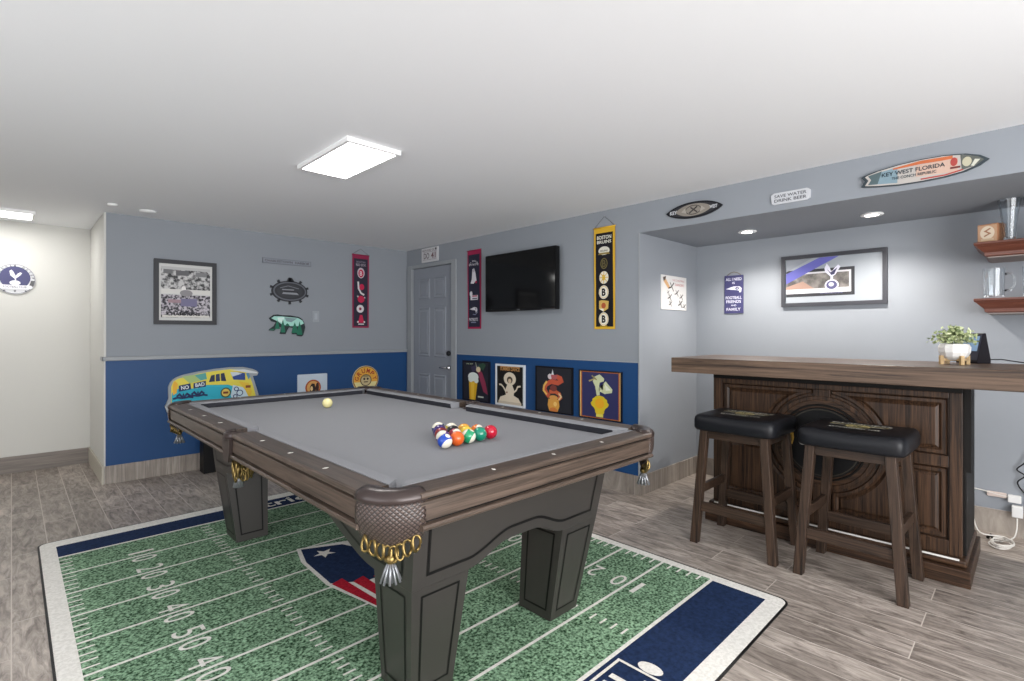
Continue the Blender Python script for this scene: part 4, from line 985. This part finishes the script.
mug(4.10, .0, 1.462, 'clear glass mug at the right edge of the lower shelf', .4)
# wooden box with printed face
e = empty('wooden_box', (4.16, .180, 1.791), 'small wooden box with printed front on the upper shelf', 'box', rotz=-.35)
MB().box(-.04, .04, -.048, .048, 0, .112).build('body', wood('box_wood', '#94613f', '#b98560', 'z', .5, 8), e, bevel=.002)
A = Art((0, 0, 0), ((0, -1, 0), (0, 0, 1)), .001, off=.0402); A.O = Vector((0, 0, 0))
A.slab([(-.044, .006), (.044, .006), (.044, .106), (-.044, .106)], '#c9a080'); A.ell(0, .06, .034, .04, '#e6d6c0').line([(-.015, .04), (.012, .055), (-.01, .07), (.015, .085)], .008, '#a87858').rect(0, .02, .06, .012, '#d9c0a0')
A.build('printed_face', parent=e)

# ------------------------------------------------------------------ bar
M_BARX = wood('bar_wood_y', '#150d09', '#543c2b', 'y', .42, 9, (.36, .66), .3)
M_BARZ = wood('bar_wood_z', '#150d09', '#543c2b', 'z', .42, 10, (.36, .66), .3)
M_BARD = flat('#0e0b09', .6)
M_TOP = wood('bar_top_wood', '#2c211a', '#6f5a4a', 'y', .4, 6, (.36, .66), .35)
tag(MB().box(-.32, .32, -.98, .98, -.049, .045).build('bar_counter', M_TOP, None, (3.42, .69, 1.053), bevel=.003), 'thick brown wooden bar top with pot plant and small display on it', 'counter')
BX, BY0, BY1 = 3.44, .252, 1.53
bar = empty('bar_cabinet', (3.70, .885, 0), 'dark brown panelled bar cabinet under the thick wooden top, behind the stools', 'bar')
ox, oy = 3.70, .885
def bb(m, x0, x1, y0, y1, z0, z1, mi=0): m.box(x0-ox, x1-ox, y0-oy, y1-oy, z0, z1, mi)
m = MB(); bb(m, BX, 3.98, BY0+.004, BY1, .12, 1.003); m.build('carcass', M_BARZ, bar)
m = MB(); bb(m, BX-.085, 4.0, BY0-.035, BY1+.03, 0, .085); m.build('plinth', M_BARX, bar, bevel=.004)
m = MB(); bb(m, BX-.055, 3.99, BY0-.02, BY1+.02, .085, .125); m.build('plinth_moulding', M_BARX, bar, bevel=.012, seg=3)
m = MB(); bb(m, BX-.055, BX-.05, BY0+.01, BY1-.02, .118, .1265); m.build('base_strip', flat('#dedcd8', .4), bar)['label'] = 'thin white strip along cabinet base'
m = MB(); bb(m, BX-.02, BX, BY0, BY1, .955, 1.003); bb(m, BX-.03, BX, BY0-.004, BY1+.004, .985, 1.003); m.build('frieze', M_BARD, bar)
fr = MB()
for (y0, y1, z0, z1) in ((BY0, .305, .125, .955), (1.47, BY1, .125, .955), (.835, .925, .86, .9255), (.835, .925, .199, .36), (.305, 1.47, .925, .955), (.305, 1.47, .125, .20)):
    bb(fr, BX-.02, BX, y0, y1, z0, z1)
bb(fr, BX-.02, BX, .305, .59, .57, .63); bb(fr, BX-.02, BX, 1.18, 1.47, .57, .63)
fr.build('face_frame', M_BARZ, bar, bevel=.003)
# raised panels, cut back where the round boss sits
def panel(y0, y1, z0, z1):
    C = (.88, .612); R = .29
    def ins(d):
        P = []; a0, a1, b0, b1 = y0+d, y1-d, z0+d, z1-d; r = R+d
        cor = [(a0, b0), (a1, b0), (a1, b1), (a0, b1)]
        def inside(p): return (p[0]-C[0])**2+(p[1]-C[1])**2 < r*r
        out = []
        for i in range(4):
            p, q = cor[i], cor[(i+1) % 4]
            N_ = 24
            for j in range(N_):
                t = j/N_; x = p[0]+(q[0]-p[0])*t; y_ = p[1]+(q[1]-p[1])*t
                if inside((x, y_)):
                    dx, dy = x-C[0], y_-C[1]; l = math.hypot(dx, dy) or 1; x, y_ = C[0]+dx/l*r, C[1]+dy/l*r
                    x = min(max(x, a0), a1); y_ = min(max(y_, b0), b1)
                out.append((x, y_))
        return out
    lv = [(0, -.004), (.006, -.014), (.022, -.014), (.034, -.004), (.048, -.012)]
    m = MB(); vs = []; n = 0
    for d, o in lv:
        pp = ins(d); n = len(pp); vs += [(BX+o-ox, p-oy, q) for p, q in pp]
    fs = [(i*n+j, i*n+(j+1) % n, (i+1)*n+(j+1) % n, (i+1)*n+j) for i in range(len(lv)-1) for j in range(n)]
    fs.append(tuple((len(lv)-1)*n+j for j in range(n)))
    m.add(vs, fs); m.build('raised_panel', M_BARZ, bar, recalc=False)
panel(.312, .830, .632, .922); panel(.930, 1.462, .632, .922); panel(.312, .830, .205, .566); panel(.930, 1.462, .205, .566)
def disc_ring(name, R0, R1, x0, x1, mat_, parent, n=64):
    m = MB(); vs = []
    for (r, x) in ((R0, x0), (R0, x1), (R1, x1), (R1, x0)):
        for i in range(n): a = 2*PI*i/n; vs.append((x-ox, .88+r*math.cos(a)-oy, .612+r*math.sin(a)))
    fs = [(a*n+i, a*n+(i+1) % n, ((a+1) % 4)*n+(i+1) % n, ((a+1) % 4)*n+i) for a in range(4) for i in range(n)]
    m.add(vs, fs, 0); return m.build(name, mat_, parent, bevel=.003)
disc_ring('ring_moulding', .250, .275, BX, BX-.022, M_BARZ, bar); disc_ring('ring_moulding', .205, .252, BX, BX-.014, M_BARX, bar); disc_ring('ring_moulding', .215, .226, BX, BX-.024, M_BARD, bar)
# side pilaster and corbel at the right end
m = MB(); bb(m, BX+.02, 3.95, BY0-.012, BY0+.004, .125, 1.003)
m.prism([(BX+.02-ox, 1.0), (BX+.15-ox, 1.0), (BX+.10-ox, .85), (BX+.05-ox, .62), (BX+.02-ox, .55)], lambda a, b: (a, BY0-.03-oy, b), lambda a, b: (a, BY0-.01-oy, b))
m.build('end_panel', M_BARD, bar, bevel=.003)
# round black sign
A = Art((BX-.012, .88, .612), 'right', .012); A.slab(ellipse(.205, .205, 48), '#0b0b0d')
A.ring(0, 0, .198, .198, .006, '#2a2418')
G_ = '#b8923a'
A.poly([(-.185, .03), (-.150, .04), (-.146, .01), (-.155, -.03), (-.172, -.04), (-.168, -.01)], G_); A.poly([(-.174, .022), (-.158, .027), (-.156, -.01), (-.164, -.022)], '#0b0b0d')
for i in range(3): A.line([(-.172+.006*i, .024), (-.166+.004*i, -.025)], .002, G_)
A.text('GUINNESS', .012, -.0, .27, .055, '#e3e0da', .02)
A.build('round_bar_sign', 'round black sign with gold harp and white lettering on bar front behind stools', 'sign')

# ------------------------------------------------------------------ stools
M_STOOLZ = wood('stool_wood', '#17100c', '#4c3a2e', 'z', .45, 10, (.34, .68), .35)
M_STOOLY = wood('stool_wood_y', '#17100c', '#4c3a2e', 'y', .45, 10, (.34, .68), .35)
def make_stool():
    t = empty('bar_stool', (0, 0, 0), '', 'stool', 'backless bar stools at the bar')
    hx, hy = .206, .224
    # padded seat with rounded edges
    nx, ny = 14, 16; H = .085; m = MB(); zt0 = .678
    def sup(u, v):   # superellipse pillow
        return u, v
    vs = []; fs = []
    rings = [(.90, 0), (.97, .004), (1.0, .018), (1.0, .050), (.985, .068), (.95, .080), (.90, .086)]
    N_ = 48
    for (s_, zz) in rings:
        for i in range(N_):
            a = 2*PI*i/N_; c, d = math.cos(a), math.sin(a); p = .22
            x = (hx+.01)*s_*math.copysign(abs(c)**p, c); y_ = (hy+.01)*s_*math.copysign(abs(d)**p, d)
            sad = .010*(y_/hy)**2 if zz > .04 else 0
            vs.append((x, y_, zt0+zz+sad))
    for i in range(len(rings)-1):
        for j in range(N_): fs.append((i*N_+j, i*N_+(j+1) % N_, (i+1)*N_+(j+1) % N_, (i+1)*N_+j))
    fs.append(tuple(range(N_))[::-1])
    m.add(vs, fs, 0, True)
    # top surface grid by concentric rings
    prev = [(len(rings)-1)*N_+j for j in range(N_)]
    for s_ in (.8, .6, .4, .2):
        b = len(m.v); 
        for i in range(N_):
            a = 2*PI*i/N_; c, d = math.cos(a), math.sin(a); p = .22+.5*(.9-s_)
            x = hx*s_*math.copysign(abs(c)**p, c); y_ = hy*s_*math.copysign(abs(d)**p, d)
            m.v.append((x, y_, zt0+.088+.010*(y_/hy)**2+.002*(1-s_)))
        cur = [b+j for j in range(N_)]
        for j in range(N_): m.f.append((prev[j], prev[(j+1) % N_], cur[(j+1) % N_], cur[j])); m.m.append(0); m.sm.append(True)
        prev = cur
    m.f.append(tuple(prev)); m.m.append(0); m.sm.append(True)
    seat = m.build('seat', M_LEATHER, t)
    A = Art((0, 0, 0), ((0, -1, 0), (1, 0, 0)), 0, off=zt0+.0965)
    g1, g2 = '#d8c98a', '#e6e2d6'
    A.text('GUINNESS', 0, .075, .27, .034, g2, .01); A.text('ESTABLISHED 1759', 0, -.075, .22, .022, g2, .01)
    A.ring(0, 0, .055, .045, .009, g1)
    for i in range(12): A.line([(.02*math.cos(i*PI/6), .014*math.sin(i*PI/6)), (.05*math.cos(i*PI/6), .034*math.sin(i*PI/6))], .008, g1)
    A.line([(-.13, .012), (-.06, .006)], .007, g1); A.line([(.06, .006), (.13, .012)], .007, g1); A.line([(-.12, -.02), (-.06, -.012)], .006, g2); A.line([(.06, -.012), (.12, -.02)], .006, g2)
    A.mb.build('seat_emblem', A.mats, seat, recalc=False)['label'] = 'gold printed emblem'
    # legs: square, splayed sideways
    L = .045
    for sx in (-1, 1):
        for sy in (-1, 1):
            m = MB(); tx, ty, fx, fy = sx*.165, sy*.170, sx*.188, sy*.222
            b = lambda cx, cy: (cx-L/2, cx+L/2, cy-L/2, cy+L/2)
            m.frustum(b(fx, fy), b(tx, ty), 0, .679)
            m.build('leg', M_STOOLZ, t, bevel=.003)
    def at(zz): f = zz/.68; return lerp(.188, .165, f), lerp(.222, .170, f)
    m = MB(); x_, y_ = at(.655)
    for s_ in (-1, 1): m.box(s_*x_-.010, s_*x_+.010, -y_+L/2, y_-L/2, .632, .679); m.box(-x_+L/2, x_-L/2, s_*y_-.010, s_*y_+.010, .632, .679)
    m.build('seat_frame', M_STOOLY, t, bevel=.002)
    x_, y_ = at(.22)
    for s_ in (-1, 1): MB().box(s_*x_-.011, s_*x_+.011, -y_+L/2-.002, y_-L/2+.002, .195, .25).build('stretcher', M_STOOLY, t, bevel=.003)
    x_, y_ = at(.32)
    for s_ in (-1, 1): MB().box(-x_+L/2-.002, x_-L/2+.002, s_*y_-.011, s_*y_+.011, .295, .345).build('stretcher', M_STOOLY, t, bevel=.003)
    return t
st = make_stool(); st.location = (3.140, 1.213, 0); st['label'] = 'backless wooden stool with black padded seat, left one nearer the alcove corner'
s2 = copy_tree(st); s2.location = (3.135, .640, 0); s2.rotation_euler = (0, 0, -.02); s2['label'] = 'backless wooden stool with black padded seat, right one nearer the cords'

# ------------------------------------------------------------------ things on the bar
CT = 1.0985
e = empty('potted_plant', (3.47, .288, CT), 'bushy pale green plant in a white pot on a wooden stand on the bar', 'plant')
p = [(.0001, .024), (.036, .024), (.054, .04), (.064, .062), (.066, .088), (.058, .104), (.052, .106), (.052, .096), (.0001, .096)]
m = MB().lathe(p, 12, smooth=False); m.build('pot', flat('#e4e2df', .4), e)
m = MB(); 
for a in (0, PI/2):
    c, s_ = math.cos(a+.6), math.sin(a+.6)
    def q(l, w, zz): return (l*c-w*s_, l*s_+w*c, zz)
    m.hexa([q(-.062, -.008, .018), q(.062, -.008, .018), q(.062, .008, .018), q(-.062, .008, .018), q(-.062, -.008, .030), q(.062, -.008, .030), q(.062, .008, .030), q(-.062, .008, .030)])
    for l in (-.058, .058): m.hexa([q(l-.008, -.008, 0), q(l+.008, -.008, 0), q(l+.008, .008, 0), q(l-.008, .008, 0), q(l-.008, -.008, .045), q(l+.008, -.008, .045), q(l+.008, .008, .045), q(l-.008, .008, .045)])
m.build('stand', wood('stand_wood', '#a88a5c', '#c7a878', 'z', .5), e)
m = MB(); rnd = random.Random(3)
for i in range(420):
    a = rnd.uniform(0, 2*PI); el = rnd.uniform(-.1, 1)*PI/2; rr = rnd.uniform(.35, 1)
    c = Vector((.10*rr*math.cos(el)*math.cos(a), .10*rr*math.cos(el)*math.sin(a), .118+.075*rr*math.sin(el)))
    d = Vector((rnd.gauss(0, 1), rnd.gauss(0, 1), rnd.gauss(.4, .7))).normalized(); sd = d.cross(Vector((rnd.gauss(0, 1), rnd.gauss(0, 1), rnd.gauss(0, 1)))).normalized(); l = rnd.uniform(.015, .026)
    up = d.cross(sd)*.003
    m.add([c, c+d*l*.5+sd*l*.36+up, c+d*l, c+d*l*.5-sd*l*.36+up], [(0, 1, 2, 3)], rnd.choice((0, 0, 1, 2)))
for i in range(26):
    a = rnd.uniform(0, 2*PI); r_ = rnd.uniform(.02, .075); m.tube([(0, 0, .086), (.5*r_*math.cos(a), .5*r_*math.sin(a), .12), (r_*math.cos(a), r_*math.sin(a), .12+rnd.uniform(0, .04))], .0012, 4, 3)
m.build('foliage', [flat('#a0ab7c', .7), flat('#d0d6ad', .7), flat('#74845a', .7), flat('#6b7a45', .7)], e, recalc=False)
# smart display
e = empty('smart_display', (3.675, .228, CT), 'small black tilted display screen on the bar beside the white plant pot', 'display', rotz=-.55)
m = MB(); m.prism([(-.045, 0), (.045, 0), (.045, .02), (.012, .158), (-.004, .160), (-.047, .012)], lambda a, b: (a, -.052, b), lambda a, b: (a, .052, b))
m.build('casing', flat('#1d1a1f', .4), e, bevel=.003)
up = Vector((.043, 0, .148)).normalized()
A = Art((0, 0, 0), ((0, -1, 0), tuple(up)), 0); cen_ = Vector((-.0255, 0, .086))
def fpn(a, b, c): return tuple(cen_+A.r*a+A.u*b+A.n*c)
A.P = fpn
A.slab([(-.049, -.070), (.049, -.070), (.049, .070), (-.049, .070)], '#15162a', -.001, .0012)
m_s = emit('display_glow', rgb('#5e7690'), .55)
A.slab([(-.040, -.022), (.040, -.022), (.040, .060), (-.040, .060)], m_s, .0012, .0018); A.t = .0018
A.rect(.01, .03, .05, .02, '#8fa6b8').rect(-.02, .0, .03, .02, '#455c6a')
A.build('screen', parent=e)
tag(MB().tube([(3.69, .205, CT+.018), (3.715, .12, CT+.022), (3.70, .06, CT+.012), (3.70, .0, CT+.004), (3.70, -.1, CT+.004)], .0028, 6).build('display_cable', flat('#1a1a22', .5), None), 'thin black cable running right from the display along the bar top', 'cable')

# ------------------------------------------------------------------ sockets and cords by the bar
A = Art((XA-.014*0, .055, .30), 'right', .012); A.slab(roundrect(.085, .19, .006, cx=.0), '#dcdcdc')
for dy in (-.045, .045):
    A.ell(0, dy, .026, .026, '#cfcfcf').rect(-.009, dy+.004, .004, .014, '#333333').rect(.009, dy+.004, .004, .014, '#333333')
A.O = Vector((XA, -.005, .24)); A.build('wall_socket', 'white wall socket plate low on alcove back wall right of the bar', 'socket')
M_WP = flat('#dedede', .4); M_WC = flat('#d6d3ce', .5)
tag(MB().box(-.035, 0, -.03, .03, -.022, .022).build('plug_adapter', M_WP, None, (XA-.0, .085, .235), bevel=.005), 'white plug adapter beside the socket plate, upper of the two', 'plug')
tag(MB().box(-.04, 0, -.025, .025, -.035, .035).build('plug_adapter', M_WP, None, (XA-.014, .072, .165), bevel=.005), 'white plug adapter beside the socket plate, lower of the two', 'plug')
tag(MB().box(-.02, .0, -.045, .045, -.015, .015).build('power_brick', flat('#c9b9b2', .5), None, (XA-.002, .165, .245), bevel=.004), 'small pinkish power brick on the cords behind the bar end', 'power adapter')
def smooth_path(P, n=6):
    P = [Vector(p) for p in P]; out = []
    for i in range(len(P)-1):
        p0 = P[max(i-1, 0)]; p1 = P[i]; p2 = P[i+1]; p3 = P[min(i+2, len(P)-1)]
        for j in range(n):
            t = j/n; out.append(.5*((2*p1)+(p2-p0)*t+(2*p0-5*p1+4*p2-p3)*t*t+(3*p1-p0-3*p2+p3)*t**3))
    out.append(P[-1]); return out
X_ = XA-.02
tag(MB().tube(smooth_path([(X_, .10, .24), (X_, .17, .25), (X_, .25, .262), (X_-.01, .33, .262), (X_-.03, .345, .21), (X_-.03, .315, .19), (X_-.02, .305, .24), (X_-.02, .345, .33)]), .0035, 6).build('white_cable', M_WC, None), 'white cord running along the wall from upper adapter to the bar end', 'cable')
coil = []
cy_, cx2 = .205, 4.16
cr0 = [(X_-.04, .072, .13), (X_-.06, .075, .06), (X_-.10, .09, .02), (4.24, .14, .008)]
for i in range(34):
    a = i*PI/5.5; r1, r2 = .062+.012*math.sin(i*.7), .085+.012*math.cos(i*.5)
    coil.append((cx2+r2*math.cos(a)*1.0, .135+r1*math.sin(a)*.75, .006+.0022*i*.5))
cr0 += coil+[(4.20, .23, .05), (4.30, .27, .12), (X_-.02, .30, .19), (X_, .335, .27)]
tag(MB().tube(smooth_path(cr0, 5), .0038, 6).build('coiled_cord', M_WC, None), 'white cord hanging from lower adapter and coiled on the floor right of the bar', 'cable')
tag(MB().tube([(cx2+.08, .17, .012), (cx2+.085, .185, .035), (cx2+.09, .20, .012)], .009, 8).build('cable_tie', M_BLACK, None), 'black tie around the coiled white cord on the floor', 'cable tie')
tag(MB().tube(smooth_path([(X_, -.03, .72), (X_-.005, .0, .60), (X_, .03, .52), (X_-.01, .04, .47), (X_, .075, .42), (X_-.012, .04, .39), (X_, .072, .34), (X_, .04, .28), (XA-.013, .0, .26)]), .004, 6).build('black_cord', flat('#17171b', .5), None), 'black cord looping down the alcove wall to the socket', 'cable')
